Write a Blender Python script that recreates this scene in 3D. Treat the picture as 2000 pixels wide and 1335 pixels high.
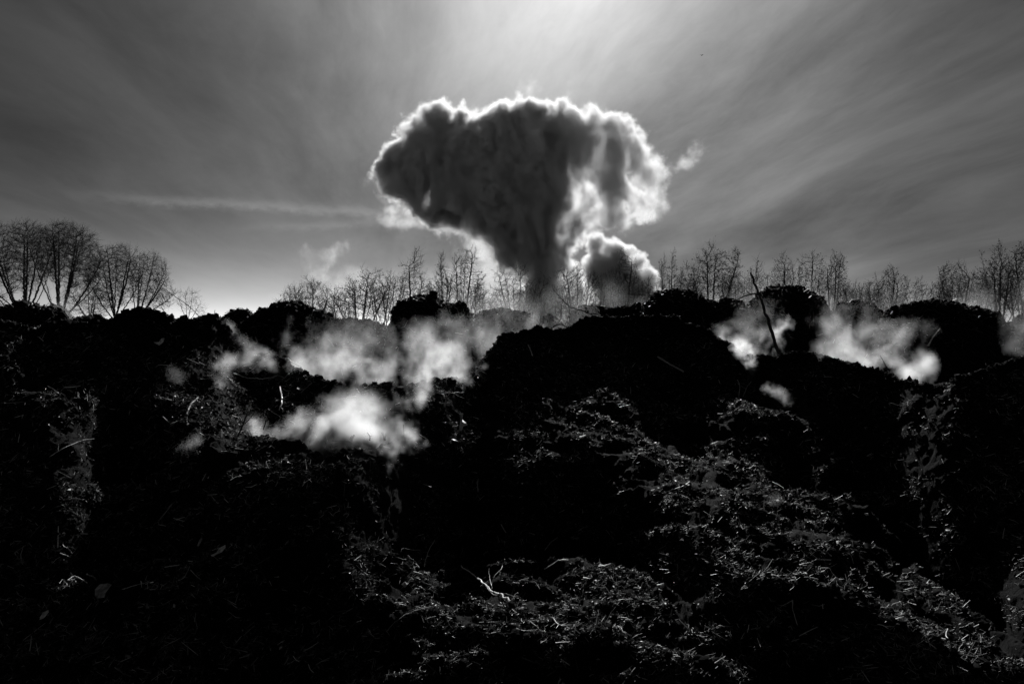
import bpy, math, random
import numpy as np
from mathutils import Vector

for o in list(bpy.data.objects):
    bpy.data.objects.remove(o)
R = math.radians
random.seed(7)
rng = np.random.default_rng(7)
SC = bpy.context.scene
COL = SC.collection

# ------------------------------------------------------------------ camera
H = 6.0                       # eye height above the yard
S = 36.0 / 24.0 / 2000.0      # radians-tangent per pixel of the 2000 px wide photo
cam_d = bpy.data.cameras.new('camera')
cam_d.lens = 24; cam_d.sensor_width = 36
cam_d.clip_start = 0.1; cam_d.clip_end = 20000
cam = bpy.data.objects.new('camera', cam_d)
cam.location = (0, 0, H); cam.rotation_euler = (R(90), 0, 0)
COL.objects.link(cam); SC.camera = cam

# ------------------------------------------------------------------ light
SUN_EL, SUN_AZ = R(33), R(6)
sunv = Vector((math.sin(SUN_AZ) * math.cos(SUN_EL), math.cos(SUN_AZ) * math.cos(SUN_EL), math.sin(SUN_EL)))
sd = bpy.data.lights.new('sun', 'SUN'); sd.energy = 5.0; sd.angle = R(0.5); sd.color = (1, 1, 1)
sun = bpy.data.objects.new('sun', sd); sun.rotation_euler = (-sunv).to_track_quat('-Z', 'Y').to_euler()
sun.location = (0, 0, 60)
COL.objects.link(sun)

SC.view_settings.view_transform = 'Standard'
SC.view_settings.look = 'None'
SC.view_settings.exposure = 0.6
SC.view_settings.gamma = 1.0
SC.view_settings.use_curve_mapping = False
SC.cycles.use_denoising = True
SC.cycles.volume_bounces = 2
SC.cycles.max_bounces = 6
SC.cycles.diffuse_bounces = 2
SC.cycles.transparent_max_bounces = 16
SC.cycles.volume_step_rate = 1.5
SC.cycles.sample_clamp_indirect = 4.0

W = bpy.data.worlds.new('World'); SC.world = W; W.use_nodes = True
nt = W.node_tree; nt.nodes.clear()


class G:
    """tiny helper for wiring float maths in any node tree"""
    def __init__(s, nt): s.nt = nt
    def n(s, t, **kw):
        x = s.nt.nodes.new(t)
        for k, v in kw.items(): setattr(x, k, v)
        return x
    def put(s, sock, v):
        if hasattr(v, 'node'): s.nt.links.new(v, sock)
        else: sock.default_value = v
    def m(s, op, a, b=None, c=None, clamp=False):
        x = s.n('ShaderNodeMath', operation=op); x.use_clamp = clamp
        s.put(x.inputs[0], a)
        if b is not None: s.put(x.inputs[1], b)
        if c is not None: s.put(x.inputs[2], c)
        return x.outputs[0]
    def v(s, op, a, b=None, scale=None):
        x = s.n('ShaderNodeVectorMath', operation=op)
        s.put(x.inputs[0], a)
        if b is not None: s.put(x.inputs[1], b)
        if scale is not None: s.put(x.inputs['Scale'], scale)
        return x.outputs['Value'] if op in ('LENGTH', 'DISTANCE', 'DOT_PRODUCT') else x.outputs[0]
    def xyz(s, a):
        x = s.n('ShaderNodeSeparateXYZ'); s.put(x.inputs[0], a); return x.outputs
    def comb(s, a, b, c):
        x = s.n('ShaderNodeCombineXYZ')
        for i, q in enumerate((a, b, c)): s.put(x.inputs[i], q)
        return x.outputs[0]
    def noise(s, vec, scale=1, detail=4, rough=.5, dist=0, lac=2.0, color=False):
        x = s.n('ShaderNodeTexNoise'); s.put(x.inputs['Vector'], vec)
        x.inputs['Scale'].default_value = scale; x.inputs['Detail'].default_value = detail
        x.inputs['Roughness'].default_value = rough; x.inputs['Distortion'].default_value = dist
        x.inputs['Lacunarity'].default_value = lac
        return x.outputs['Color' if color else 0]
    def ss(s, a, lo, hi):
        x = s.n('ShaderNodeMapRange', interpolation_type='SMOOTHSTEP')
        s.put(x.inputs[0], a); x.inputs[1].default_value = lo; x.inputs[2].default_value = hi
        return x.outputs[0]


g = G(nt)
tc = g.n('ShaderNodeTexCoord').outputs['Generated']
dirv = g.v('NORMALIZE', tc)
X, Y_, Z = g.xyz(dirv)
sky = g.n('ShaderNodeTexSky', sky_type='NISHITA')
sky.sun_disc = False; sky.sun_elevation = SUN_EL; sky.sun_rotation = SUN_AZ
sky.air_density = 0.6; sky.dust_density = 0.4
bw = g.n('ShaderNodeRGBToBW'); nt.links.new(sky.outputs[0], bw.inputs[0])
base = g.m('MULTIPLY', bw.outputs[0], 0.05)
base = g.m('MINIMUM', base, 0.018)
# aureole of the sun in thin high cloud
ang = g.m('ARCCOSINE', g.m('MINIMUM', g.v('DOT_PRODUCT', dirv, tuple(sunv)), 0.99999))
deg = g.m('MULTIPLY', ang, 57.2958)
dg = g.m('DIVIDE', deg, 21.5)
glow = g.m('ADD', g.m('MULTIPLY', g.m('EXPONENT', g.m('MULTIPLY', g.m('MULTIPLY', dg, dg), -1.0)), 0.50),
           g.m('MULTIPLY', g.m('EXPONENT', g.m('DIVIDE', deg, -4.5)), 0.55))
glow = g.m('ADD', glow, g.m('MULTIPLY', g.m('EXPONENT', g.m('DIVIDE', deg, -30.0)), 0.02))
# cirrus sheet: streaks run away from the viewer on a flat layer overhead
zz = g.m('ADD', g.m('MAXIMUM', Z, 0.0), 0.10)
px_ = g.m('DIVIDE', X, zz); py_ = g.m('DIVIDE', Y_, zz)
rot = R(-8)
a_ = g.m('SUBTRACT', g.m('MULTIPLY', px_, math.cos(rot)), g.m('MULTIPLY', py_, math.sin(rot)))
b_ = g.m('ADD', g.m('MULTIPLY', px_, math.sin(rot)), g.m('MULTIPLY', py_, math.cos(rot)))
wv = g.noise(g.comb(g.m('MULTIPLY', a_, .5), g.m('MULTIPLY', b_, .3), 0.0), 1.0, 2, .5)
a2 = g.m('ADD', a_, g.m('MULTIPLY', wv, 1.1))
c1 = g.noise(g.comb(g.m('MULTIPLY', a2, 1.1), g.m('MULTIPLY', b_, .42), 3.1), 1.0, 4, .5)
c2 = g.noise(g.comb(g.m('MULTIPLY', a2, 4.5), g.m('MULTIPLY', b_, 1.1), 7.7), 1.0, 5, .55)
c3 = g.noise(g.comb(g.m('MULTIPLY', a2, 17.0), g.m('MULTIPLY', b_, 7.0), 1.7), 1.0, 7, .68, dist=.4)
cir = g.m('ADD', g.m('MULTIPLY', g.ss(c1, .33, .67), .85), g.m('MULTIPLY', g.ss(c2, .3, .75), .46))
cir = g.m('ADD', cir, g.m('MULTIPLY', g.m('SUBTRACT', c3, .5), .42))
cirf = g.m('ADD', .58, g.m('MULTIPLY', cir, .68))
# two ageing vapour trails low on the left
az_u = g.m('DIVIDE', X, g.m('MAXIMUM', Y_, .05)); el_v = g.m('DIVIDE', Z, g.m('MAXIMUM', Y_, .05))
def trail(u0, v0, u1, v1, width, amp, seed):
    t = g.m('DIVIDE', g.m('SUBTRACT', az_u, u0), u1 - u0)
    wob = g.noise(g.comb(g.m('MULTIPLY', az_u, 9.0), 0.0, seed), 1.0, 3, .5)
    fz = g.noise(g.comb(g.m('MULTIPLY', az_u, 60.0), g.m('MULTIPLY', el_v, 110.0), seed), 1.0, 4, .6)
    vv = g.m('ADD', v0, g.m('MULTIPLY', t, v1 - v0))
    vv = g.m('ADD', vv, g.m('MULTIPLY', g.m('SUBTRACT', wob, .5), .022))
    dd = g.m('DIVIDE', g.m('SUBTRACT', el_v, vv), width)
    dd = g.m('ADD', dd, g.m('MULTIPLY', g.m('SUBTRACT', fz, .5), 1.6))
    e = g.m('EXPONENT', g.m('MULTIPLY', g.m('MULTIPLY', dd, dd), -1.0))
    win = g.m('MULTIPLY', g.ss(t, 0.0, .45), g.m('SUBTRACT', 1.0, g.ss(t, .9, 1.25)))
    front = g.m('GREATER_THAN', Y_, .05)
    return g.m('MULTIPLY', g.m('MULTIPLY', g.m('MULTIPLY', e, win), g.m('ADD', .45, g.m('MULTIPLY', fz, 1.0))), g.m('MULTIPLY', front, amp))
def uv(px, py): return ((px - 1000) * S, (667.5 - py) * S)
tr = g.m('ADD', trail(*uv(90, 378), *uv(790, 418), .0075, .075, 2.0),
         trail(*uv(430, 448), *uv(800, 430), .006, .045, 5.0))
# bright low haze near the horizon, strongest left of centre
elv = g.m('MULTIPLY', g.m('ARCSINE', g.m('MAXIMUM', Z, 0.0)), 57.2958)
az = g.m('ARCTAN2', X, Y_)
q = g.m('DIVIDE', g.m('ADD', az, .30), .34)
azf = g.m('ADD', .30, g.m('MULTIPLY', .70, g.m('EXPONENT', g.m('MULTIPLY', g.m('MULTIPLY', q, q), -1.0))))
hz = g.m('MULTIPLY', g.m('MULTIPLY', g.m('EXPONENT', g.m('DIVIDE', elv, -2.8)), 1.9), azf)
hz2 = g.m('MULTIPLY', g.m('EXPONENT', g.m('DIVIDE', elv, -12.0)), .05)
tot = g.m('ADD', g.m('MULTIPLY', g.m('ADD', g.m('ADD', base, glow), hz2), cirf), g.m('ADD', hz, tr))
bg = g.n('ShaderNodeBackground'); nt.links.new(tot, bg.inputs[0]); bg.inputs[1].default_value = 0.66
out = g.n('ShaderNodeOutputWorld'); nt.links.new(bg.outputs[0], out.inputs[0])
W.cycles.sampling_method = 'MANUAL'; W.cycles.sample_map_resolution = 1024


# ------------------------------------------------------------------ helpers
def tag(o, label=None, cat=None, group=None, kind=None):
    if label: o['label'] = label
    if cat: o['category'] = cat
    if group: o['group'] = group
    if kind: o['kind'] = kind
    return o

def link(name, me, mat=None, parent=None, loc=None):
    o = bpy.data.objects.new(name, me); COL.objects.link(o)
    if me is not None and mat is not None: me.materials.append(mat)
    if parent is not None: o.parent = parent
    if loc is not None: o.location = loc
    return o

def empty(name, loc):
    o = bpy.data.objects.new(name, None); COL.objects.link(o); o.location = loc; o.empty_display_size = .2
    return o

def np_mesh(name, V, F, col=None, smooth=False):
    """V (n,3); F (m,k) with constant k"""
    V = np.ascontiguousarray(V, dtype=np.float32); F = np.ascontiguousarray(F, dtype=np.int32)
    me = bpy.data.meshes.new(name)
    me.vertices.add(len(V)); me.vertices.foreach_set('co', V.ravel())
    k = F.shape[1]
    me.loops.add(F.size); me.loops.foreach_set('vertex_index', F.ravel())
    me.polygons.add(len(F)); me.polygons.foreach_set('loop_start', np.arange(0, F.size, k, dtype=np.int32))
    if smooth: me.polygons.foreach_set('use_smooth', np.ones(len(F), dtype=bool))
    me.update(calc_edges=True)
    if col is not None:
        at = me.attributes.new('shade', 'FLOAT', 'POINT'); at.data.foreach_set('value', np.ascontiguousarray(col, dtype=np.float32))
    return me

_perm = rng.permutation(4096)
def _h(i, j, k):
    return _perm[(_perm[(_perm[i & 4095] + j) & 4095] + k) & 4095] / 4095.0
def vnoise(P):
    P = np.asarray(P, dtype=np.float64); I = np.floor(P).astype(np.int64); f = P - I
    f = f * f * (3 - 2 * f); r = 0
    for dx in (0, 1):
        for dy in (0, 1):
            for dz in (0, 1):
                w = (f[..., 0] if dx else 1 - f[..., 0]) * (f[..., 1] if dy else 1 - f[..., 1]) * (f[..., 2] if dz else 1 - f[..., 2])
                r = r + w * _h(I[..., 0] + dx, I[..., 1] + dy, I[..., 2] + dz)
    return r
def fbm(P, oct=4, rough=.5):
    P = np.asarray(P); a, s, t = 1.0, 0.0, 0.0
    for i in range(oct):
        s = s + a * (vnoise(P * 2 ** i + 17.3 * i) - .5); t += a; a *= rough
    return s / t * 2

def W3(px, py, Y): return np.array([(px - 1000) * S * Y, Y, H + (667.5 - py) * S * Y])

# ------------------------------------------------------------------ materials
def pmat(name, lo, hi, rough=.8, scale=30, spec=.3, attr=None, bump=0, bscale=60, tl=0):
    m = bpy.data.materials.new(name); m.use_nodes = True; t = m.node_tree; g = G(t)
    b = t.nodes['Principled BSDF']
    co = g.n('ShaderNodeTexCoord').outputs['Object']
    nz = g.noise(co, scale, 5, .6)
    mr = g.n('ShaderNodeMapRange'); t.links.new(nz, mr.inputs[0]); mr.inputs[1].default_value = .3; mr.inputs[2].default_value = .7
    mr.inputs[3].default_value = lo; mr.inputs[4].default_value = hi
    c = mr.outputs[0]
    if attr:
        at = g.n('ShaderNodeAttribute', attribute_name=attr)
        c = g.m('MULTIPLY', c, at.outputs['Fac'])
    t.links.new(c, b.inputs['Base Color'])
    b.inputs['Roughness'].default_value = rough
    b.inputs['Specular IOR Level'].default_value = spec
    if bump:
        bp = g.n('ShaderNodeBump'); bp.inputs['Strength'].default_value = bump; bp.inputs['Distance'].default_value = .03
        t.links.new(g.noise(co, bscale, 6, .7), bp.inputs['Height']); t.links.new(bp.outputs[0], b.inputs['Normal'])
    return m
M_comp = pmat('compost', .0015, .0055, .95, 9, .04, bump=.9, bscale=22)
M_lit = pmat('litter', .75, 1.1, .5, 60, .35, attr='shade')
M_wood = pmat('stick_wood', .12, .42, .6, 35, .3, bump=.3)
M_pale = pmat('pale_wood', .2, .6, .5, 30, .3, bump=.2)
M_dark = pmat('dark_wood', .012, .04, .8, 35, .2, bump=.4)
M_bark = pmat('tree_bark', .03, .07, .85, 6, .2)
M_rag = pmat('pale_scrap', .25, .6, .6, 25, .3)
M_ground = pmat('yard_ground', .01, .03, .95, 1.2, .1)

def volmat(name, aniso, col=1.0):
    m = bpy.data.materials.new(name); m.use_nodes = True; t = m.node_tree; t.nodes.clear(); g = G(t)
    pv = g.n('ShaderNodeVolumeScatter'); pv.inputs['Color'].default_value = (col, col, col, 1)
    pv.inputs['Anisotropy'].default_value = aniso
    at = g.n('ShaderNodeAttribute', attribute_name='density'); t.links.new(at.outputs['Fac'], pv.inputs['Density'])
    o = g.n('ShaderNodeOutputMaterial'); t.links.new(pv.outputs[0], o.inputs['Volume'])
    return m
M_cloud = volmat('cloud_vapour', .30, .93)
M_cloud_thin = volmat('thin_vapour', .25, .9)
M_steam = volmat('steam_vapour', .5, .995)

# ------------------------------------------------------------------ the main heap
def smoothstep(x, a, b):
    t = np.clip((x - a) / (b - a), 0, 1); return t * t * (3 - 2 * t)

TOP = [(-300,640),(-60,625),(0,632),(60,640),(120,635),(150,627),(190,618),(215,626),(240,610),(265,604),(300,606),(340,612),(380,614),(420,613),(432,620),
       (445,642),(480,670),(520,690),(560,708),(585,722),(600,728),(640,742),(665,740),(700,744),(740,742),(780,744),(815,742),(850,735),(905,738),(930,712),(950,690),(965,668),(985,655),
       (1010,644),(1050,640),(1090,648),(1110,640),(1125,625),(1150,612),(1200,617),(1260,616),(1320,618),(1340,632),(1380,642),(1410,655),(1440,680),
       (1480,690),(1530,690),(1580,690),(1640,705),(1670,703),(1700,711),(1740,722),(1780,732),(1800,742),(1830,738),(1900,725),(2000,700),(2300,690)]
tp = np.array(TOP, float)
PX = np.arange(-300, 2301, 4.0)
top = np.interp(PX, tp[:, 0], tp[:, 1])
top = np.convolve(np.pad(top, 2, 'edge'), np.ones(5) / 5, 'valid')
# gentle ground that catches the low sun: cx, cy, rx, ry, rot, slope, strength
GENTLE = [(480,815,100,34,-6,9,1), (470,752,80,18,-12,14,1), (512,685,80,12,40,16,1), (560,770,60,26,0,14,.8), (640,853,180,9,0,2,1), (930,700,45,24,-20,14,1), (870,765,60,14,0,18,.6),
          (1480,783,95,11,10,12,1), (1340,882,75,20,14,12,1), (1400,972,120,15,6,12,1), (1600,985,95,28,8,11,1), (1640,1060,120,26,14,13,1),
          (1770,1115,90,16,36,12,1), (1880,1195,95,14,34,12,1), (930,1140,150,22,8,13,1), (1010,1190,130,24,6,15,1),(1150,1110,120,14,-6,14,1),
          (1215,1130,90,22,25,10,1), (1130,1170,110,20,-8,12,1), (1290,1200,80,22,40,14,1), (850,1240,110,14,-22,14,1), (1340,1290,120,26,10,17,.8),
          (240,932,90,10,0,16,1), (60,760,60,8,-15,18,.7), (240,1140,110,9,4,18,.8), (1100,730,80,12,0,22,.6), (1200,790,110,10,6,22,.7), (1030,1290,110,14,8,18,.7),
          (1960,1290,70,16,30,14,.9), (330,1322,120,10,0,17,.9), (1700,870,60,6,0,22,.6), (1120,880,60,7,0,24,.6)]
NR = 330
ITERS = 9
tt = (np.arange(NR) / (NR - 1))
PYg = 1530 + (top[None, :] - 1530) * tt[:, None]
Yg = np.zeros_like(PYg)
PXg = np.broadcast_to(PX[None, :], PYg.shape)
P3n = np.stack([PXg / 90, PYg / 55, np.zeros_like(PXg)], -1)
mask_n = fbm(P3n, 4, .65)
alpha = 47 - 5 * np.exp(-((PXg - 1170) / 330) ** 2 - ((PYg - 800) / 150) ** 2) + 7 * fbm(np.stack([PXg / 160, PYg / 90, np.full_like(PXg, 9.)], -1), 3)
alpha = alpha + 5 * smoothstep(-PXg, -700, 100)
LIT = np.zeros_like(PYg)
# hidden ground behind the brow of each hump: brow line, metres lost behind it
GAPS = [([(1240,845),(1330,850),(1380,862),(1430,905)], 1250, 1440, .9, 60),
        ([(1300,925),(1400,950),(1470,960),(1540,952),(1620,946),(1690,985),(1740,1040),(1800,1100),(1880,1160),(2000,1255),(2300,1420)], 1330, 2600, 2.0, 90),
        ([(700,1235),(760,1215),(850,1180)], 700, 840, .5, 60),
        ([(760,1130),(900,1098),(1000,1095),(1100,1082),(1200,1082),(1260,1108),(1320,1180),(1380,1250),(1450,1330)], 830, 1400, 1.7, 110),
        ([(340,890),(420,866),(520,856),(600,858),(700,852),(760,857),(830,838),(860,830)], 430, 820, 1.5, 90),
        ([(1380,765),(1450,768),(1530,782),(1600,800)], 1400, 1580, .8, 40),
        ([(120,925),(240,922),(340,915)], 150, 330, .8, 50),
        ([(90,1120),(200,1130),(400,1128)], 120, 360, .6, 60)]
GAP = np.zeros_like(PYg)
DIP = np.zeros_like(PYg)
for (crv, a, b, dY, sm) in GAPS:
    dY = dY * .72
    crv = np.array(crv, float); cy_ = np.interp(PXg, crv[:, 0], crv[:, 1]) + 26 * fbm(np.stack([PXg / 110, PXg * 0 + a, PXg * 0], -1), 4, .6)
    w = smoothstep(PXg, a - sm, a + 2.2 * sm) * (1 - smoothstep(PXg, b - 2.2 * sm, b + sm))
    gw = 7.0 + 4 * fbm(np.stack([PXg / 60, PYg * 0 + 3, PXg * 0], -1), 2)
    w = w * np.clip(1 + .9 * fbm(np.stack([PXg / 70, PXg * 0 + b, PXg * 0], -1), 3), .25, 1.6)
    GAP += dY * w * np.exp(-((PYg - cy_) / gw) ** 2) / (gw * 1.7725)
    DIP = np.maximum(DIP, .22 * w * np.exp(-((PYg - cy_) / (gw * .9)) ** 2))
rb = np.random.default_rng(78)
for (bx, by, rx, ry, sl, n_, d0) in [(1050,1165,300,85,.05,34,.42), (1010,1280,260,50,.0,10,.3), (1500,985,210,55,.10,22,.42), (1620,1085,170,55,.25,18,.40), (1830,1180,150,60,.6,14,.40),
        (1150,800,270,90,.1,26,.24), (1330,880,90,30,.2,8,.35), (480,800,140,60,-.1,16,.3), (220,1130,170,50,0,9,.28), (240,930,110,20,-.1,5,.28), (60,750,70,20,.1,4,.25), (1480,785,90,14,.1,5,.25), (620,890,200,15,0,8,.15), (1500,880,150,40,0,6,.2)]:
    for _ in range(n_):
        a_n, r_n = rb.uniform(0, 6.28), math.sqrt(rb.random())
        qx = rb.uniform(-1, 1) * rx; qy = by + sl * qx + rb.uniform(-1, 1) * ry; qx += bx
        Ln = rb.uniform(14, 75); ti = sl + rb.normal(0, .25); ww = rb.uniform(3.5, 7); dd_ = d0 * .62 * rb.uniform(.3, 1.7)
        yy_ = PYg - (qy + ti * (PXg - qx) + ((PXg - qx) / Ln) ** 2 * rb.uniform(0, 9))
        e_ = np.exp(-((PXg - qx) / Ln) ** 2)
        GAP += dd_ * e_ * np.exp(-(yy_ / ww) ** 2) / (ww * 1.7725)
        DIP = np.maximum(DIP, .35 * dd_ * e_ * np.exp(-(yy_ / ww) ** 2))
        LIT = np.maximum(LIT, .8 * e_ * np.exp(-((yy_ - 14) / 14.0) ** 2))
for (cx, cy, rx, ry, ro, sl, w) in GENTLE:
    if (cx, cy) == (640, 853): continue
    w = w * .8; sl = sl + 9
    c, s_ = math.cos(R(ro)), math.sin(R(ro))
    dx, dy = PXg - cx, PYg - cy
    u = (dx * c + dy * s_) / rx; v = (-dx * s_ + dy * c) / ry
    m = np.clip(1.45 - np.sqrt(u * u + v * v) - 1.1 * mask_n, 0, 1) * w
    m = m * m * (3 - 2 * m)
    alpha = alpha * (1 - m) + sl * m
    LIT = np.maximum(LIT, m)
alpha = alpha - 15 * np.exp(-((PXg - 1170) / 270) ** 2 - ((PYg - 750) / 150) ** 2)
alpha = alpha - 16 * np.exp(-((PXg - 470) / 140) ** 2 - ((PYg - 780) / 70) ** 2)
Yg[0] = 6.0 + .3 * fbm(np.stack([PX / 300, PX * 0, PX * 0], -1), 2)
def integrate(alpha):
    for r in range(1, NR):
        Y0 = Yg[r - 1]; pym = (PYg[r] + PYg[r - 1]) / 2; dpy = PYg[r - 1] - PYg[r]
        gg = S * Y0 / np.maximum(np.tan(np.radians(alpha[r])) + (pym - 667.5) * S, .12)
        Yn = Y0 + gg * dpy + GAP[r] * dpy
        Yn = np.convolve(np.pad(Yn, 4, 'edge'), KERN, 'valid')
        Yg[r] = .955 * Yn + .045 * np.convolve(np.pad(Yn, 30, 'edge'), HAN, 'valid')
    return (PXg - 1000) * S * Yg, Yg.copy(), H + (667.5 - PYg) * S * Yg
KERN = np.array([0, 0, 1, 2, 3, 2, 1, 0, 0.]); KERN /= KERN.sum(); HAN = np.hanning(61) / np.hanning(61).sum()
def sun_reaches(VX, VY, VZ):
    x0, y0, dx, nx, ny = -14., 4., .08, 350, 200
    Zg = np.full((nx, ny), -99.)
    for sub in (0, .25, .5, .75):
        A = VX[:, :-1] * (1 - sub) + VX[:, 1:] * sub; B = VY[:, :-1] * (1 - sub) + VY[:, 1:] * sub; C_ = VZ[:, :-1] * (1 - sub) + VZ[:, 1:] * sub
        i = ((A - x0) / dx).astype(int); j = ((B - y0) / dx).astype(int)
        ok = (i >= 0) & (i < nx) & (j >= 0) & (j < ny); np.maximum.at(Zg, (i[ok], j[ok]), C_[ok])
    vis = np.ones(VX.shape, bool); i = (VX - x0) / dx; j = (VY - y0) / dx
    for st in range(3, 110, 2):
        jj = (j + st).astype(int); ii = (i + st * math.tan(SUN_AZ)).astype(int)
        ok = (ii >= 0) & (ii < nx) & (jj < ny) & (jj >= 0)
        vis &= np.where(ok, Zg[ii.clip(0, nx - 1), jj.clip(0, ny - 1)], -99) < VZ + .655 * st * dx + .03
    return vis
def blur(A, a, b):
    ka, kb = np.hanning(a + 2)[1:-1], np.hanning(b + 2)[1:-1]; ka /= ka.sum(); kb /= kb.sum()
    A = np.apply_along_axis(lambda v: np.convolve(np.pad(v, a // 2, 'edge'), ka, 'valid'), 0, A)
    return np.apply_along_axis(lambda v: np.convolve(np.pad(v, b // 2, 'edge'), kb, 'valid'), 1, A)
# the heap stands steeper than the low sun wherever the photo shows it black
want = blur(np.minimum(LIT * 1.5, 1), 15, 9)
def ell(cx, cy, rx, ry): return np.exp(-(((PXg - cx) / rx) ** 2 + ((PYg - cy) / ry) ** 2) ** 1.5)
want = want + .28 * ell(1170, 760, 280, 150) * (1 + .6 * mask_n) + .6 * ell(480, 780, 150, 85)
want = want * (1 - ell(2010, 1180, 70, 130)) * (1 - ell(1850, 880, 70, 190)) * (1 - ell(1990, 900, 90, 190))
cold = np.clip(1 - 3 * want, 0, 1)
for it in range(ITERS):
    VX, VY, VZ = integrate(alpha)
    if it == ITERS - 1: break
    v = sun_reaches(VX, VY, VZ) * cold
    v = blur(v, 21, 31)
    alpha = np.minimum(alpha + 16 * v * cold, 74)
    GAP = GAP * (1 - .35 * np.clip(v, 0, 1) * cold)
crestY = Yg[-1]
VZ -= DIP; crestZ = VZ[-1]
# hollow behind the lip of the left terrace
wl = smoothstep(PXg, 480, 600) * (1 - smoothstep(PXg, 800, 850))
hol = np.exp(-((PYg - 848) / 8.0) ** 2) * wl
VZ -= .05 * hol

# rows in front of and behind the visible face
def row(Y, Z, halfY=None):
    hy = Y if halfY is None else halfY
    return ((PX - 1000) * S * hy, np.broadcast_to(Y, PX.shape), np.broadcast_to(Z, PX.shape))
front = [row(-40, .1, 40), row(-14, .2, 14), row(-6, 1.2, 7), row(-3, 4.1, 6), row(0.9, 4.1, 6), row(2.6, 2.2, 6), row(4.0, 1.2, 6), row(Yg[0] - .7, VZ[0] - .75, Yg[0])]
back = []
for dy, dz in ((.12, .03), (.3, .14), (.6, .35), (1.0, .7), (1.6, 1.05)):
    back.append(((PX - 1000) * S * (crestY + dy), crestY + dy, crestZ - dz))
for yy, zz_ in ((17.5, 3.7), (19, 3.4), (22, 2.8), (26, 2.2), (32, 1.0), (40, .15), (46, -.2)):
    back.append(row(yy, zz_))
def stack(k): return np.concatenate([np.stack([f[k] for f in front]), [VX, VY, VZ][k], np.stack([b[k] for b in back])])
AX, AY, AZ = stack(0), stack(1), stack(2)
NF = len(front)
Pw = np.stack([AX, AY, AZ], -1)
big = fbm(Pw * .9, 3); mid = fbm(Pw * 3.1 + 5, 4, .6); fine = fbm(Pw * 11 + 9, 3, .6)
amp = np.ones_like(AX); amp[:NF - 1] = .6
disp = .17 * big + .12 * mid + .045 * fine
ridge = 1 - np.abs(fbm(Pw * 2.2 + 31, 3, .6)) * 2
disp += .05 * ridge + .03 * fbm(Pw * 24 + 3, 2)
AY2 = AY - .6 * disp * amp; AZ2 = AZ + .75 * disp * amp - .03
AX2 = AX + .05 * fbm(Pw * 5 + 70, 2)
nr, nc = AX.shape
idx = np.arange(nr * nc).reshape(nr, nc)
F = np.stack([idx[:-1, :-1], idx[:-1, 1:], idx[1:, 1:], idx[1:, :-1]], -1).reshape(-1, 4)
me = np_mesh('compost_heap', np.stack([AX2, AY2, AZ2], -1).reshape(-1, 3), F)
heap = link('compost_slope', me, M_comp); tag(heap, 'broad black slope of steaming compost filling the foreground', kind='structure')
print('CREST', [(int(PX[i]), round(float(crestY[i]), 1)) for i in range(0, len(PX), 40)])
# surface sampling arrays (visible face only)
FX, FY, FZ = AX2[NF:NF + NR], AY2[NF:NF + NR], AZ2[NF:NF + NR]

def surf(px, py):
    """point of the heap's face seen at photo pixel px, py (before displacement), with displacement interpolated"""
    px = np.asarray(px, float); py = np.asarray(py, float)
    ci = np.clip((px + 300) / 4.0, 0, len(PX) - 1.001); c0 = ci.astype(int); fc = ci - c0
    tpx = top[c0] * (1 - fc) + top[c0 + 1] * fc
    ri = np.clip((1530 - py) / (1530 - tpx), 0, 1) * (NR - 1); r0 = np.minimum(ri.astype(int), NR - 2); fr = ri - r0
    o = []
    for A in (FX, FY, FZ, LIT):
        o.append((A[r0, c0] * (1 - fc) + A[r0, c0 + 1] * fc) * (1 - fr) + (A[r0 + 1, c0] * (1 - fc) + A[r0 + 1, c0 + 1] * fc) * fr)
    return np.stack(o[:3], -1), o[3]

# ground sheet to the horizon
gv = np.array([(-4000, -300, -.25), (4000, -300, -.25), (4000, 9000, -.25), (-4000, 9000, -.25)], float)
gr = link('ground', np_mesh('ground', gv, np.array([[0, 1, 2, 3]])), M_ground); tag(gr, kind='structure')

# ------------------------------------------------------------------ mounds behind
mound_samples = []
def mound(crest, Y, label, wf=2.6, wb=2.4, zb=3.2, rough=1.0, loc_up=0):
    c = np.array(crest, float)
    step = 3.0
    pxs = np.arange(c[0, 0], c[-1, 0] + .1, step)
    cy = np.interp(pxs, c[:, 0], c[:, 1])
    k = 5; cy = np.convolve(np.pad(cy, k // 2, 'edge'), np.ones(k) / k, 'valid')
    zc = H + (667.5 - cy) * S * Y
    ts = np.concatenate([np.linspace(-1, 0, 46), np.linspace(0, 1, 16)[1:]])
    T = ts[:, None]
    wob = .5 * fbm(np.stack([pxs * S * Y * .7, pxs * 0 + Y, pxs * 0], -1), 2)
    Yc = Y + wob[None, :] * .8
    YY = np.where(T < 0, Yc + T * wf, Yc + T * wb)
    hh = np.maximum(zc - zb, .05)[None, :]
    prof = np.abs(T) ** 1.55
    ZZ = zc[None, :] - hh * prof
    XX = (pxs[None, :] - 1000) * S * (Y + (YY - Y) * .25)
    P = np.stack([XX, YY, ZZ], -1)
    dd = 1.25 * rough * (.15 * fbm(P * 1.3 + 3, 3) + .10 * fbm(P * 3.7, 4, .62) + .05 * fbm(P * 12, 2))
    P[..., 2] += dd * .8; P[..., 1] -= dd * .7
    x0, z0 = XX.mean(), zb
    org = np.array([x0, Y, z0])
    n1, n2 = XX.shape; id_ = np.arange(n1 * n2).reshape(n1, n2)
    F = np.stack([id_[:-1, :-1], id_[:-1, 1:], id_[1:, 1:], id_[1:, :-1]], -1).reshape(-1, 4)
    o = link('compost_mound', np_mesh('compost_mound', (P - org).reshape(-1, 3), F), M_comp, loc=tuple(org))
    tag(o, label, 'compost heap', 'compost heaps along the back of the yard')
    mound_samples.append((P[:50].copy(), Y))
    return o

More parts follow.
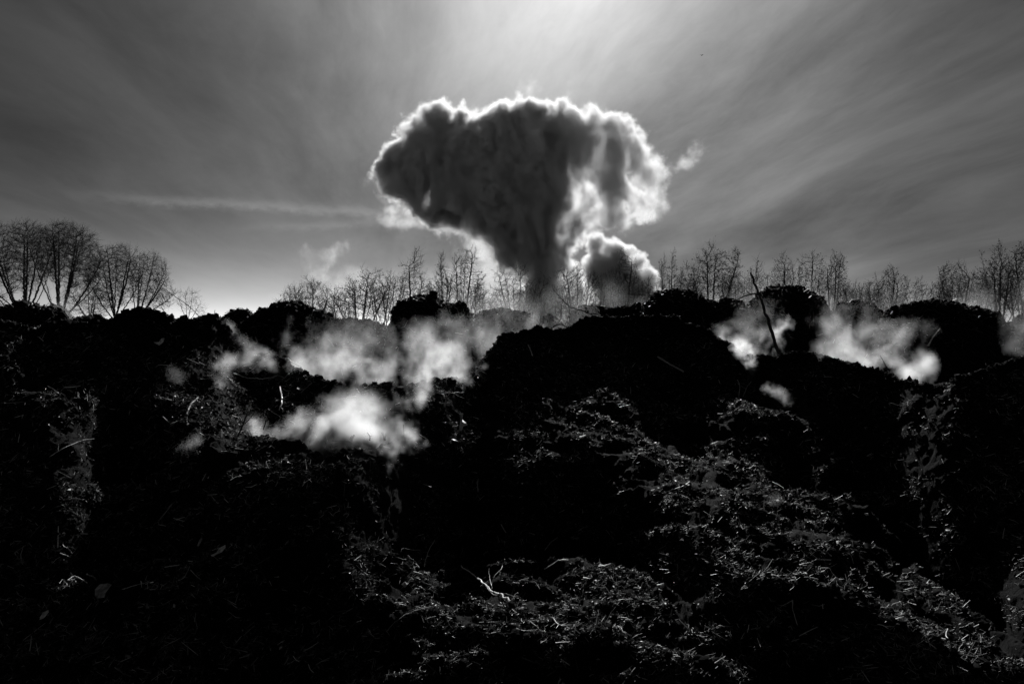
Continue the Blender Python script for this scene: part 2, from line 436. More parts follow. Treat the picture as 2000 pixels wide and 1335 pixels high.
mound([(-260,640),(-180,600),(-60,592),(0,606),(30,598),(60,592),(100,597),(125,606),(140,625),(152,700)], 14.6, 'black heap at the far left edge under the bare forked trees')
mound([(70,660),(90,606),(115,602),(135,612),(160,650)], 17.5, 'grey steaming heap just right of the far left heap', zb=4)
mound([(140,690),(150,632),(170,620),(190,617),(205,624),(225,640),(240,690)], 14.2, 'small rounded dark heap between the left heap and the long left ridge', zb=4)
mound([(405,690),(425,625),(445,614),(470,607),(490,608),(510,622),(530,690)], 23, 'distant hazy heap left of the round heap, beside the bright horizon', zb=3.6)
mound([(425,720),(450,655),(478,622),(500,606),(520,604),(545,592),(565,590),(585,591),(600,600),(640,611),(660,620),(700,625),(740,630),(770,650),(790,730)], 19.5, 'wide round topped black heap left of the tall dark heap')
mound([(738,790),(750,700),(760,640),(766,606),(780,594),(800,586),(825,574),(850,575),(862,585),(880,584),(905,591),(920,606),(935,640),(950,690),(962,760)], 18.6, 'tall dark heap with ragged top in the centre between two steam plumes', rough=1.3)
mound([(900,690),(915,635),(935,610),(960,602),(985,601),(1010,605),(1040,618),(1055,635),(1075,690)], 26.5, 'far hazy grey heap right of the tall dark heap', zb=2.6)
mound([(1035,690),(1050,630),(1062,614),(1072,610),(1085,618),(1100,634),(1115,690)], 27.5, 'small far hazy heap in the bright gap at the centre', zb=2.6)
mound([(1090,700),(1108,625),(1120,606),(1135,599),(1160,602),(1210,598),(1250,594),(1275,588),(1300,590),(1330,640),(1340,700)], 25, 'low hazy heap behind the black crest right of centre', zb=3.0)
mound([(1225,700),(1255,598),(1270,580),(1300,567),(1350,567),(1375,582),(1400,586),(1430,583),(1450,592),(1475,615),(1500,700)], 21.5, 'flat topped black heap left of the leaning dead post')
mound([(1425,740),(1445,610),(1465,585),(1490,565),(1520,558),(1570,557),(1595,570),(1612,592),(1622,640),(1628,760)], 20.6, 'high black heap right behind the leaning dead post')
mound([(1590,700),(1625,600),(1640,590),(1680,587),(1700,590),(1712,602),(1730,616),(1750,690)], 25, 'hazy heap behind the big white steam cloud on the right', zb=3.0)
mound([(1690,740),(1715,640),(1730,612),(1750,603),(1790,598),(1830,590),(1870,590),(1910,600),(1950,615),(1972,640),(1990,690),(2010,760)], 18.4, 'large black heap near the right edge with a hooked twig on top')
mound([(1955,720),(1975,640),(1995,615),(2030,602),(2090,600),(2160,640),(2200,720)], 22, 'hazy heap cut by the right edge of the picture', zb=3.4)

# ------------------------------------------------------------------ litter
def norm(a): return a / np.maximum(np.linalg.norm(a, axis=-1, keepdims=True), 1e-9)

def make_straws(P, L, rad, shade, up, segs=2, seed=0, downhill=None):
    r = np.random.default_rng(seed)
    n = len(P)
    th = r.uniform(0, 2 * np.pi, n)
    d = np.stack([np.cos(th), np.sin(th) * .7, r.normal(.18, .35, n) * up + .12 - .55 * np.sin(th) * -.6], -1)
    d = norm(d)
    b = norm(np.cross(d, r.normal(0, 1, (n, 3)))); bend = r.uniform(0, .28, n)[:, None] * L[:, None]
    a0 = P - d * L[:, None] * .5; a2 = P + d * L[:, None] * .5
    pts = []
    for k in range(segs + 1):
        t = k / segs
        pts.append(a0 * (1 - t) + a2 * t + b * bend * (4 * t * (1 - t)) * .5)
    e1 = norm(np.cross(d, np.array([.3, .2, 1.]))); e2 = np.cross(d, e1)
    V = []
    for k, p in enumerate(pts):
        rr = rad * (1.0 if k < segs else .55)
        for j in range(3):
            a = 2 * np.pi * j / 3
            V.append(p + (e1 * math.cos(a) + e2 * math.sin(a)) * rr[:, None])
    V = np.stack(V, 1)  # n,(segs+1)*3,3
    m = V.shape[1]
    f = []
    for k in range(segs):
        for j in range(3):
            f.append((k * 3 + j, k * 3 + (j + 1) % 3, k * 3 + 3 + (j + 1) % 3, k * 3 + 3 + j))
    f = np.array(f)
    F = (np.arange(n)[:, None, None] * m + f[None]).reshape(-1, 4)
    return V.reshape(-1, 3), F, np.repeat(shade, m)

def shades(n, r, bright=.1):
    s = np.exp(r.normal(math.log(.045), .7, n)).clip(.008, .25)
    k = r.random(n) < bright
    s[k] = r.uniform(.18, .7, k.sum())
    return s

def sample_face(n, r, lit_bias):
    px = r.uniform(-150, 2150, n * 3); py = r.uniform(600, 1500, n * 3)
    ok = py > np.interp(px, PX, top)
    px, py = px[ok], py[ok]
    P, L = surf(px, py)
    clump = fbm(np.stack([px / 60, py / 40, px * 0], -1), 3)
    clump = clump + .6 * fbm(np.stack([px / 22, py / 15, px * 0 + 4], -1), 2)
    keep = r.random(len(px)) < np.clip((.22 + lit_bias * L) * (1 + 3.0 * clump), 0.01, 1)
    return P[keep][:n], L[keep][:n]

V_, F_, C_ = [], [], []
def add_part(v, f, c):
    off = sum(len(x) for x in V_)
    V_.append(v); F_.append(f + off); C_.append(c)

r = np.random.default_rng(21)
P, Lm = sample_face(70000, r, .6)
n = len(P); L = np.exp(r.normal(math.log(.042), .6, n)).clip(.012, .3); rad = (L * .018 + .001) * r.uniform(.6, 1.3, n)
P = P + np.stack([r.normal(0, .01, n), r.normal(0, .01, n), np.abs(r.normal(.012, .02, n))], -1)
add_part(*make_straws(P, L, rad, shades(n, r, .22), 1.0, 1, 1))
P, Lm = sample_face(24000, r, 4.0)
n = len(P); L = np.exp(r.normal(math.log(.05), .55, n)).clip(.015, .3); rad = (L * .02 + .001) * r.uniform(.6, 1.3, n)
P = P + np.stack([r.normal(0, .01, n), r.normal(0, .01, n), np.abs(r.normal(.02, .025, n))], -1)
add_part(*make_straws(P, L, rad, shades(n, r, .20) * 1.2, 1.3, 2, 2))
litter = link('straw_litter', np_mesh('straw_litter', np.concatenate(V_), np.concatenate(F_), np.concatenate(C_)), M_lit)
tag(litter, 'countless straws, twigs and shreds strewn over the compost', kind='stuff')

# leaf and bark flakes
def flakes(P, size, shade, seed):
    r = np.random.default_rng(seed); n = len(P)
    a = norm(r.normal(0, 1, (n, 3)) * [1, 1, .5]); nn = norm(r.normal(0, 1, (n, 3)) + [0, -.3, .9]); b = norm(np.cross(nn, a))
    s1 = size[:, None]; s2 = size[:, None] * r.uniform(.25, .7, (n, 1)); cz = nn * size[:, None] * r.uniform(-.3, .3, (n, 1))
    V = np.stack([P - a * s1, P - b * s2 + cz, P + a * s1, P + b * s2 + cz, P + a * s1 * .1 - cz], 1)
    f = np.array([(0, 1, 4), (1, 2, 4), (2, 3, 4), (3, 0, 4)])
    F = (np.arange(n)[:, None, None] * 5 + f[None]).reshape(-1, 3)
    return V.reshape(-1, 3), F, np.repeat(shade, 5)
P, Lm = sample_face(34000, r, .5)
n = len(P); size = np.exp(r.normal(math.log(.012), .5, n)).clip(.004, .05)
P = P + np.stack([0 * r.normal(0, .01, n), 0 * P[:, 0], np.abs(r.normal(.01, .015, n))], -1)
v, f, c = flakes(P, size, shades(n, r, .05) * .8, 5)
fl = link('bark_flakes', np_mesh('bark_flakes', v, f, c), M_lit); tag(fl, 'bark chips and leaf scraps lying over the compost', kind='stuff')

# crumbs: rough polyhedral clods all over faces and crests
ico_v = np.array([(0, 0, 1), (.9, 0, .3), (-.3, .85, .35), (-.6, -.7, .3), (.35, -.85, -.1), (.6, .7, -.3), (-.9, .1, -.3), (0, 0, -1)])
ico_f = np.array([(0, 1, 2), (0, 2, 3), (0, 3, 4), (0, 4, 1), (1, 5, 2), (2, 6, 3), (3, 6, 4), (2, 5, 6), (4, 7, 1), (1, 7, 5), (5, 7, 6), (6, 7, 4)])
def clods(P, size, seed):
    r = np.random.default_rng(seed); n = len(P)
    a = norm(r.normal(0, 1, (n, 3))); b = norm(np.cross(a, r.normal(0, 1, (n, 3)))); c = np.cross(a, b)
    M = np.stack([a, b, c], 1)
    v = ico_v[None] * r.uniform(.6, 1.25, (n, 8, 1)) * size[:, None, None]
    v = np.einsum('nij,njk->nik', v, M) + P[:, None]
    F = (np.arange(n)[:, None, None] * 8 + ico_f[None]).reshape(-1, 3)
    return v.reshape(-1, 3), F
P, _ = sample_face(22000, r, .3)
# extra along the crest line
P2_, L2_ = sample_face(42000, r, 5.0); P2_ = P2_[L2_ > .15]; P = np.concatenate([P, P2_])
cx = r.uniform(-150, 2150, 6000); cP, _ = surf(cx, np.interp(cx, PX, top) + np.abs(r.normal(0, 7, 6000)))
P = np.concatenate([P, cP]); n = len(P)
size = np.exp(r.normal(math.log(.017), .55, n)).clip(.005, .07)
v, f = clods(P + r.normal(0, .008, (n, 3)), size, 8)
cl = link('compost_crumbs', np_mesh('compost_crumbs', v, f), M_comp); tag(cl, 'dark crumbs and clods of compost on the slope', kind='stuff')

# the same on the mounds behind
V_, F_, C_ = [], [], []
cv, cf, off = [], [], 0
for i, (Pm, Ym) in enumerate(mound_samples):
    n1, n2 = Pm.shape[:2]
    n = int(n2 * 22)
    rr_ = (n1 - 1.01) * (1 - np.abs(r.normal(0, .33, n)).clip(0, .95)); cc_ = r.uniform(0, n2 - 1.01, n)
    r0 = rr_.astype(int); c0 = cc_.astype(int)
    P = Pm[r0, c0] + (Pm[r0 + 1, c0] - Pm[r0, c0]) * (rr_ - r0)[:, None] + (Pm[r0, c0 + 1] - Pm[r0, c0]) * (cc_ - c0)[:, None]
    h = n // 2
    L = np.exp(r.normal(math.log(.10), .5, h)).clip(.03, .4)
    add_part(*make_straws(P[:h] + [0, 0, .02], L, L * .03 + .003, shades(h, r, .03) * .6, 1.2, 1, 50 + i))
    v, f = clods(P[h:], np.exp(r.normal(math.log(.045), .4, n - h)).clip(.015, .13), 80 + i)
    cv.append(v); cf.append(f + off); off += len(v)
lb = link('twig_litter', np_mesh('twig_litter', np.concatenate(V_), np.concatenate(F_), np.concatenate(C_)), M_lit)
tag(lb, 'dark twigs bristling over the heaps behind', kind='stuff')
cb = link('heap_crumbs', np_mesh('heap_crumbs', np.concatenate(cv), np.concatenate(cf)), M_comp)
tag(cb, 'clods of compost on the heaps behind', kind='stuff')

# ------------------------------------------------------------------ single sticks, logs and scraps
def tube(pts, rads, sides=7, rough=.12, seed=0, cap=True):
    r = np.random.default_rng(seed)
    pts = np.array(pts, float); rads = np.array(rads, float)
    # densify
    n0 = len(pts); m = max(4, 5 * (n0 - 1))
    t = np.linspace(0, n0 - 1, m + 1)
    q = np.stack([np.interp(t, np.arange(n0), pts[:, k]) for k in range(3)], -1); rr = np.interp(t, np.arange(n0), rads)
    if n0 > 2:
        for _ in range(3): q[1:-1] = (q[:-2] + 2 * q[1:-1] + q[2:]) / 4
    Lt = np.linalg.norm(q[-1] - q[0])
    q[1:-1] += r.normal(0, .006, (len(q) - 2, 3)) * Lt * .6
    d = norm(np.gradient(q, axis=0)); e1 = norm(np.cross(d, np.array([.13, .31, .94]))); e2 = np.cross(d, e1)
    V = []
    for j in range(sides):
        a = 2 * np.pi * j / sides
        V.append(q + (e1 * math.cos(a) + e2 * math.sin(a)) * (rr * (1 + r.normal(0, rough, len(q))))[:, None])
    V = np.stack(V, 1); n = len(q)
    F = [(k * sides + j, k * sides + (j + 1) % sides, (k + 1) * sides + (j + 1) % sides, (k + 1) * sides + j) for k in range(n - 1) for j in range(sides)]
    V = V.reshape(-1, 3)
    V = np.concatenate([V, q[:1], q[-1:]]); a0 = len(V) - 2; a1 = a0 + 1
    for j in range(sides):
        F.append((a0, (j + 1) % sides, j, j)); b = (n - 1) * sides
        F.append((a1, b + j, b + (j + 1) % sides, b + (j + 1) % sides))
    return V, F

def tubes_mesh(name, items):
    V, F, off = [], [], 0
    for (v, f) in items:
        V.append(v)
        for q in f:
            q = list(dict.fromkeys(q)); F.append(tuple(i + off for i in q))
        off += len(v)
    me = bpy.data.meshes.new(name); me.from_pydata(np.concatenate(V).tolist(), [], F); me.update()
    return me

_sd = [100]
def stick(name, label, cat, lines, mat, lift=.035, Y=None, grp=None):
    """lines: [(pixels [(px,py)...], r0_px, r1_px)] laid on the slope (or standing at distance Y)"""
    items = []; mains = []
    if isinstance(Y, tuple): Y = float(surf(*Y)[0][1]) - .04
    for (pp, r0, r1) in lines:
        P3 = []
        for (a, b) in pp:
            if Y is None:
                p, _ = surf(a, b); p = p + np.array([0, -lift * .5, lift])
            else: p = W3(a, b, Y)
            P3.append(p)
        P3 = np.array(P3)
        if Y is None and len(P3) == 2:
            pass
        D = P3[:, 1].mean(); k = len(P3)
        rads = np.linspace(r0, r1, k) * S * D * .72
        _sd[0] += 1
        items.append((P3, rads, _sd[0]))
    org = items[0][0].min(axis=0)
    main = [tube(items[0][0] - org, items[0][1], seed=items[0][2])]
    o = link(name, tubes_mesh(name, main), mat, loc=tuple(org))
    tag(o, label, cat, grp)
    for it in items[1:]:
        link('side_branch', tubes_mesh('side_branch', [tube(it[0] - org, it[1], sides=5, seed=it[2])]), mat, parent=o)
    return o

# dead post standing against the right hand heap
stick('dead_post', 'leaning dead black post rising above the heaps against the sky', 'post',
      [([(1466, 533), (1473, 552), (1483, 575), (1492, 605), (1503, 635), (1516, 672), (1528, 715), (1540, 770)], 2.6, 5.6), ([(1487, 575), (1478, 573), (1466, 574), (1452, 579), (1440, 585)], 3.2, 1.6), ([(1466, 574), (1460, 570), (1458, 567)], 1.6, .7), ([(1468, 540), (1474, 541)], 1.6, .9)], M_dark, Y=float(surf(1515, 691)[0][1]) + .45)
stick('bent_cane', 'long thin bent cane sticking up left over the long left ridge', 'cane', [([(317, 562), (340, 577), (362, 592), (380, 608), (396, 624)], .7, 1.0)], M_dark, Y=12.6)
stick('hooked_twig', 'hooked dark twig on top of the right edge heap', 'twig', [([(1836, 600), (1835, 580), (1836, 570), (1841, 566), (1849, 565)], 1.0, .6)], M_dark, Y=18.3)
stick('drooping_branch', 'black branch drooping across the bright gap beside the crest at the centre', 'branch',
      [([(1080, 565), (1094, 580), (1103, 590), (1113, 600), (1130, 604), (1150, 611), (1160, 618)], 1.0, 2.0), ([(1103, 590), (1101, 596), (1100, 603)], .8, .4), ([(1148, 610), (1146, 603), (1143, 600)], 2.2, 1.0), ([(1150, 611), (1163, 612), (1175, 617)], 2.0, .8)], M_dark, Y=11.0)
stick('arched_root', 'arched black root looping off the flat topped heap', 'root', [([(1262, 596), (1262, 585), (1268, 578), (1278, 574), (1288, 578)], 1.2, .7), ([(1262, 590), (1254, 592), (1248, 596)], 1.0, .5)], M_dark, Y=21.2)
stick('spiky_root', 'spiky dark root lying on the centre crest', 'root', [([(1076, 640), (1085, 636), (1096, 632), (1103, 636), (1112, 642)], 1.6, 1.4), ([(1085, 636), (1092, 628), (1095, 624)], 1.1, .5)], M_dark, Y=10.6)
stick('fallen_branch', 'dark fallen branch leaning at the extreme left edge against the sky', 'branch', [([(-30, 560), (0, 578), (12, 588), (26, 600)], 2.0, 1.4), ([(0, 578), (18, 570), (36, 572)], .8, .4)], M_dark, Y=13.8)
stick('ridge_stub', 'short dark stub pointing up from the long left ridge', 'stick', [([(419, 624), (419, 610), (420, 605)], 1.0, .6)], M_dark, Y=12.6)
stick('ridge_stub', 'short slanting stub on the left ridge near the cane', 'stick', [([(325, 612), (319, 606), (314, 598)], 1.2, .6)], M_dark, Y=12.6)

stick('pale_branch', 'bright curving pale branch lying on the sunlit left terrace', 'branch', [([(461, 738), (475, 740), (488, 746), (502, 747), (514, 750), (525, 747), (534, 740), (545, 735), (556, 738)], 1.5, .9)], M_pale, lift=.07)
stick('peeled_stick', 'upright pale peeled stick in the middle of the left terrace', 'stick', [([(549, 766), (553, 780), (554, 795), (549, 808)], 2.2, 1.4)], M_pale, lift=.08)
stick('forked_stem', 'dark forked dead stem standing before the lower left steam', 'stem', [([(464, 852), (474, 832), (481, 812), (486, 792), (492, 782)], 2.6, 1.1), ([(479, 826), (490, 815), (498, 800), (500, 790)], 1.3, .6), ([(479, 824), (468, 822), (460, 820)], .8, .4)], M_dark, Y=(464, 858))
stick('dark_stick', 'straight black stick leaning right beside the forked stem', 'stick', [([(514, 838), (525, 808), (538, 777)], 1.6, 1.4)], M_dark, Y=(514, 846))
stick('split_stick', 'short pale stick right of the leaning black stick', 'stick', [([(526, 802), (541, 811), (555, 819)], 1.3, .8)], M_wood, lift=.05)
stick('thin_twig', 'thin pale twig slanting up on the terrace under the first steam ledge', 'twig', [([(590, 773), (602, 766), (613, 758)], .8, .5)], M_wood, lift=.05)
stick('long_twig', 'long grey twig crossing the top of the left terrace', 'twig', [([(556, 741), (572, 730), (590, 720)], 1.0, .7)], M_wood, lift=.06)
stick('twisted_root', 'twisted pale root where the sunlit ridge meets the upper ledge', 'root', [([(561, 706), (568, 711), (577, 717), (588, 722)], 1.6, 1.0), ([(568, 711), (567, 704), (565, 699)], 1.1, .5)], M_pale, lift=.06)
stick('stump_piece', 'stubby dark stump piece on the lower steam ledge lip', 'wood piece', [([(752, 860), (750, 852), (746, 843)], 3.0, 3.4), ([(751, 856), (754, 850), (753, 846)], 1.6, 1.0)], M_dark, Y=(752, 872))
stick('thorny_twig', 'little crooked dark twig on the ledge lip left of the stump piece', 'twig', [([(722, 860), (723, 852), (719, 847), (717, 844)], 1.4, .9), ([(722, 852), (727, 850)], .8, .4)], M_dark, Y=(722, 870))
stick('root_knob', 'rounded dark root knob on the lower steam ledge lip', 'root', [([(686, 860), (689, 853), (692, 849)], 3.8, 2.4), ([(683, 858), (687, 850)], 1.6, 1.0)], M_dark, Y=(687, 868))
stick('thin_peg', 'thin upright dark peg at the right end of the lower steam', 'peg', [([(789, 860), (789, 845), (788, 828)], .8, .8)], M_dark, Y=(789, 866))
stick('bramble_stem', 'tangled dark bramble stems right of the thin peg', 'stem', [([(796, 858), (808, 852), (820, 848)], 1.2, .6), ([(806, 852), (800, 845), (793, 842)], .8, .4), ([(812, 851), (816, 858)], .8, .4)], M_dark, Y=(800, 866))
stick('dark_plank', 'flat dark stick lying along the lower ledge lip in front of steam', 'stick', [([(648, 860), (665, 861), (684, 862)], 1.3, .8)], M_dark, Y=(665, 872))
stick('pale_stick', 'level pale stick below the second steam plume', 'stick', [([(863, 771), (878, 769), (905, 768)], .9, .6), ([(885, 769), (897, 773), (908, 778)], .7, .4)], M_wood, lift=.06)
stick('grey_log', 'dark grey straight log on the black slope right of centre', 'log', [([(1284, 698), (1308, 717), (1334, 735)], 2.0, 2.2)], M_wood, lift=.05)
stick('bark_strip', 'narrow pale bark strip below the centre crest', 'bark strip', [([(1030, 676), (1036, 688), (1041, 700)], 1.0, 1.6)], M_pale, lift=.06)
stick('broken_branch', 'thick broken branch in front, bright cut end at lower right', 'branch',
      [([(900, 1113), (925, 1130), (948, 1148), (968, 1158), (982, 1168), (996, 1181)], 1.6, 3.0), ([(958, 1150), (966, 1140), (980, 1125), (982, 1112)], 1.1, .6), ([(942, 1143), (965, 1155), (985, 1165), (1005, 1166)], 1.4, .6), ([(962, 1148), (955, 1130), (956, 1118)], .7, .4)], M_pale, lift=.09)
stick('short_rod', 'short straight pale rod lying upper right of the broken branch', 'stick', [([(1063, 1116), (1076, 1106), (1090, 1096)], 1.5, 1.1)], M_pale, lift=.08)
stick('short_rod', 'short grey rod on the dark slope above the front hump', 'stick', [([(1063, 1069), (1074, 1062), (1086, 1054)], 1.2, 1.5)], M_wood, lift=.07)
stick('curved_cane', 'bright curved cane with a pale tip on the right middle slope', 'cane', [([(1290, 968), (1312, 961), (1330, 953), (1345, 943)], .7, 1.7)], M_pale, lift=.10)
stick('curved_cane', 'shorter thin cane just under the bright curved cane', 'cane', [([(1318, 962), (1328, 957), (1337, 950)], .7, .9)], M_pale, lift=.09)
stick('upright_strip', 'upright pale strip on the black slope below the torn scrap', 'bark strip', [([(932, 939), (931, 950), (933, 966)], .9, 1.5)], M_wood, lift=.08)
stick('upright_strip', 'short pale strip slanting above the front hump', 'bark strip', [([(979, 1028), (984, 1036), (988, 1043)], 1.0, 1.2)], M_wood, lift=.08)
stick('wood_splinter', 'upper left splinter in the crossed sticks at lower left', 'stick', [([(147, 1118), (160, 1125), (172, 1129)], 1.6, 1.6)], M_wood, lift=.09)
stick('wood_splinter', 'rough splinter lying level right of the crossed sticks', 'stick', [([(180, 1134), (195, 1131), (206, 1128)], 2.0, 1.4)], M_wood, lift=.09)
stick('wood_splinter', 'forked splinter lowest of the crossed sticks at lower left', 'stick', [([(143, 1147), (152, 1135), (160, 1138), (182, 1152)], 1.6, 1.4)], M_wood, lift=.09)
stick('long_rod', 'long thin level rod near the crumpled leaf at lower left', 'stick', [([(245, 1162), (275, 1158), (312, 1156)], 1.2, .7)], M_wood, lift=.10)
stick('pale_chip', 'short level pale stick above the long rod', 'stick', [([(329, 1118), (342, 1117), (354, 1116)], 1.2, 1.5)], M_pale, lift=.09)
stick('crossed_twig', 'thin twig rising right, left half of a pair meeting at its top', 'twig', [([(353, 1150), (366, 1136), (377, 1124)], .8, .9)], M_wood, lift=.09)
stick('crossed_twig', 'thin twig falling right, right half of the pair meeting at the top', 'twig', [([(378, 1129), (386, 1136), (396, 1143)], .9, .6)], M_wood, lift=.09)
stick('garden_cane', 'long faint cane lying up right across the left slope', 'cane', [([(103, 896), (133, 883), (165, 869), (186, 860)], .8, .5)], M_wood, lift=.08)
stick('slanted_board', 'grey split board leaning on the left of the terrace', 'board', [([(370, 818), (380, 804), (394, 789)], 2.6, 1.8)], M_wood, lift=.07)
stick('grey_rod', 'faint grey rod slanting on the dark lower left slope', 'stick', [([(318, 1025), (328, 1010), (341, 993)], .9, 1.3)], M_wood, lift=.08)
stick('white_peg', 'small upright white peg at lower right', 'peg', [([(1842, 1235), (1841, 1247), (1843, 1258)], 1.3, 1.1)], M_pale, lift=.10)
stick('white_peg', 'small white peg left of the lower right peg, under the sunlit hump', 'peg', [([(1604, 1187), (1602, 1198)], 1.4, 1.2)], M_pale, lift=.10)
stick('dead_stalk', 'upright branched dead stalk on the dark slope at lower right', 'stalk', [([(1545, 1182), (1546, 1196), (1548, 1210), (1549, 1238)], 1.6, .9), ([(1546, 1183), (1530, 1192), (1516, 1201)], 1.0, .5)], M_wood, lift=.10)
stick('mossy_stick', 'rough grey stick rising right below the dead stalk', 'stick', [([(1554, 1262), (1568, 1254), (1582, 1245)], 1.3, 1.0)], M_wood, lift=.10)
stick('white_twig', 'bright angular twig at the foot of the sunlit right hump', 'twig', [([(1600, 1117), (1617, 1114), (1619, 1120), (1633, 1124), (1641, 1134)], .9, .9)], M_pale, lift=.09)
stick('curved_twig', 'curved bright twig in the sunlit right hump', 'twig', [([(1643, 1090), (1655, 1094), (1665, 1103)], .8, 1.0)], M_pale, lift=.09)
stick('steam_branch', 'dark branch standing in the big right steam cloud', 'branch', [([(1738, 730), (1729, 712), (1719, 694)], 2.0, .8), ([(1733, 720), (1727, 716), (1722, 720)], 1.5, .8)], M_dark, Y=13.2)
stick('leaning_log', 'rough grey log leaning on the heap beside the right steam', 'log', [([(1813, 675), (1822, 658), (1836, 641)], 2.0, 1.2)], M_wood, Y=16.2)
stick('ledge_twig', 'thin bright arching twig above the small right ledge', 'twig', [([(1437, 752), (1441, 760), (1441, 770)], .8, .6)], M_wood, lift=.12)
stick('ledge_twig', 'thin bright straight twig above the small right ledge, right of the arching one', 'twig', [([(1448, 768), (1458, 760), (1467, 752)], .7, .5)], M_wood, lift=.12)
stick('front_twig', 'long thin arched stem before the front hump, far left side of it', 'stem', [([(755, 1240), (775, 1225), (800, 1210), (845, 1196)], .9, .5)], M_wood, lift=.08)
stick('front_twig', 'level knotted twig low in the front middle', 'twig', [([(1011, 1240), (1024, 1243), (1036, 1242), (1050, 1237)], 1.2, .7)], M_pale, lift=.09)
stick('front_twig', 'forked pale root with level arm in the front right of centre', 'root', [([(1080, 1214), (1090, 1223), (1103, 1224), (1117, 1224)], 1.6, 1.2), ([(1090, 1223), (1086, 1232)], 1.1, .5)], M_pale, lift=.09)
stick('front_twig', 'short faint stem leaning at the left of the front hump', 'stem', [([(832, 1110), (838, 1090), (850, 1065)], 1.1, .8)], M_wood, lift=.08)
stick('front_twig', 'thin level stem with a bent end at the upper left of the front hump', 'stem', [([(787, 1092), (788, 1083), (805, 1081), (826, 1084)], .8, .6)], M_wood, lift=.08)

def sheet(name, label, cat, pts, mat, lift=.06, curl=.3):
    """a crumpled scrap following a pixel outline; real thickness"""
    P = np.array([surf(a, b)[0] for a, b in pts]); c = P.mean(0); Yc = c[1]
    r = np.random.default_rng(len(label))
    Q = np.array([[(a - 1000) * S * Yc, 0, H + (667.5 - b) * S * Yc] for a, b in pts]); cc = Q.mean(0)
    Q = Q - cc; n = len(Q); sz = np.abs(Q).max()
    Q[:, 1] = r.normal(0, curl * sz, n) + Q[:, 2] * .6
    inner = Q * .5; inner[:, 1] -= sz * .35 * r.random(n)
    V = np.concatenate([Q, inner, [[0, sz * .1, 0]]]); V2 = V + [0, .004, 0]
    F = []
    for i in range(n):
        j = (i + 1) % n; F += [(i, j, n + j, n + i), (n + i, n + j, 2 * n)]
    m = len(V); F2 = [tuple(q + m for q in reversed(f)) for f in F]
    rim = [(i, i + m, (i + 1) % n + m, (i + 1) % n) for i in range(n)]
    me = bpy.data.meshes.new(name); me.from_pydata(np.concatenate([V, V2]).tolist(), [], F + F2 + rim); me.update()
    o = link(name, me, mat, loc=tuple(np.array([cc[0], Yc - lift, cc[2] + lift * .5]))); tag(o, label, cat); return o
sheet('torn_scrap', 'upright torn white scrap on the black slope right of the lower steam', 'scrap', [(896, 812), (904, 811), (903, 822), (911, 828), (913, 832), (905, 835), (903, 845), (898, 846), (899, 832), (899, 822)], M_rag)
sheet('white_scrap', 'small winged white scrap high on the dark left ridge', 'scrap', [(306, 672), (314, 672), (318, 664), (323, 664), (322, 672), (316, 678), (312, 676)], M_rag)
sheet('pale_leaf', 'pale oval leaf at the bottom left', 'leaf', [(87, 1204), (90, 1198), (97, 1194), (101, 1197), (99, 1203), (93, 1208), (88, 1209)], M_rag)
sheet('crumpled_leaf', 'large crumpled dry leaf right of the crossed sticks', 'leaf', [(192, 1152), (198, 1144), (212, 1143), (218, 1147), (214, 1158), (216, 1164), (202, 1166), (198, 1171), (195, 1162)], M_wood)
sheet('curled_bark', 'curled pale bark piece on the lower left slope', 'bark piece', [(418, 1084), (426, 1082), (432, 1072), (441, 1068), (445, 1071), (440, 1078), (430, 1083), (424, 1086)], M_rag)
sheet('leaf_strip', 'narrow upright grey leaf above the curled bark', 'leaf', [(392, 1066), (392, 1058), (396, 1052), (398, 1056), (396, 1066)], M_wood)
sheet('bright_clump', 'bright ragged scrap at the left rim of the terrace', 'scrap', [(335, 772), (345, 770), (346, 776), (350, 778), (342, 776), (338, 775)], M_rag)
sheet('white_flake', 'bright white flake among the litter at the right ridge', 'flake', [(1496, 984), (1503, 982), (1508, 985), (1504, 990), (1498, 989)], M_rag)
sheet('white_flake', 'bright white flake at the right end of the sunlit ridge', 'flake', [(1684, 1005), (1690, 1003), (1693, 1007), (1688, 1009)], M_rag)
sheet('white_flake', 'white flake below the thick broken branch', 'flake', [(1020, 1180), (1026, 1181), (1028, 1185), (1022, 1186)], M_rag)
sheet('white_flake', 'large pale flake left end of the front hump', 'flake', [(785, 1142), (792, 1138), (798, 1141), (793, 1147)], M_rag)

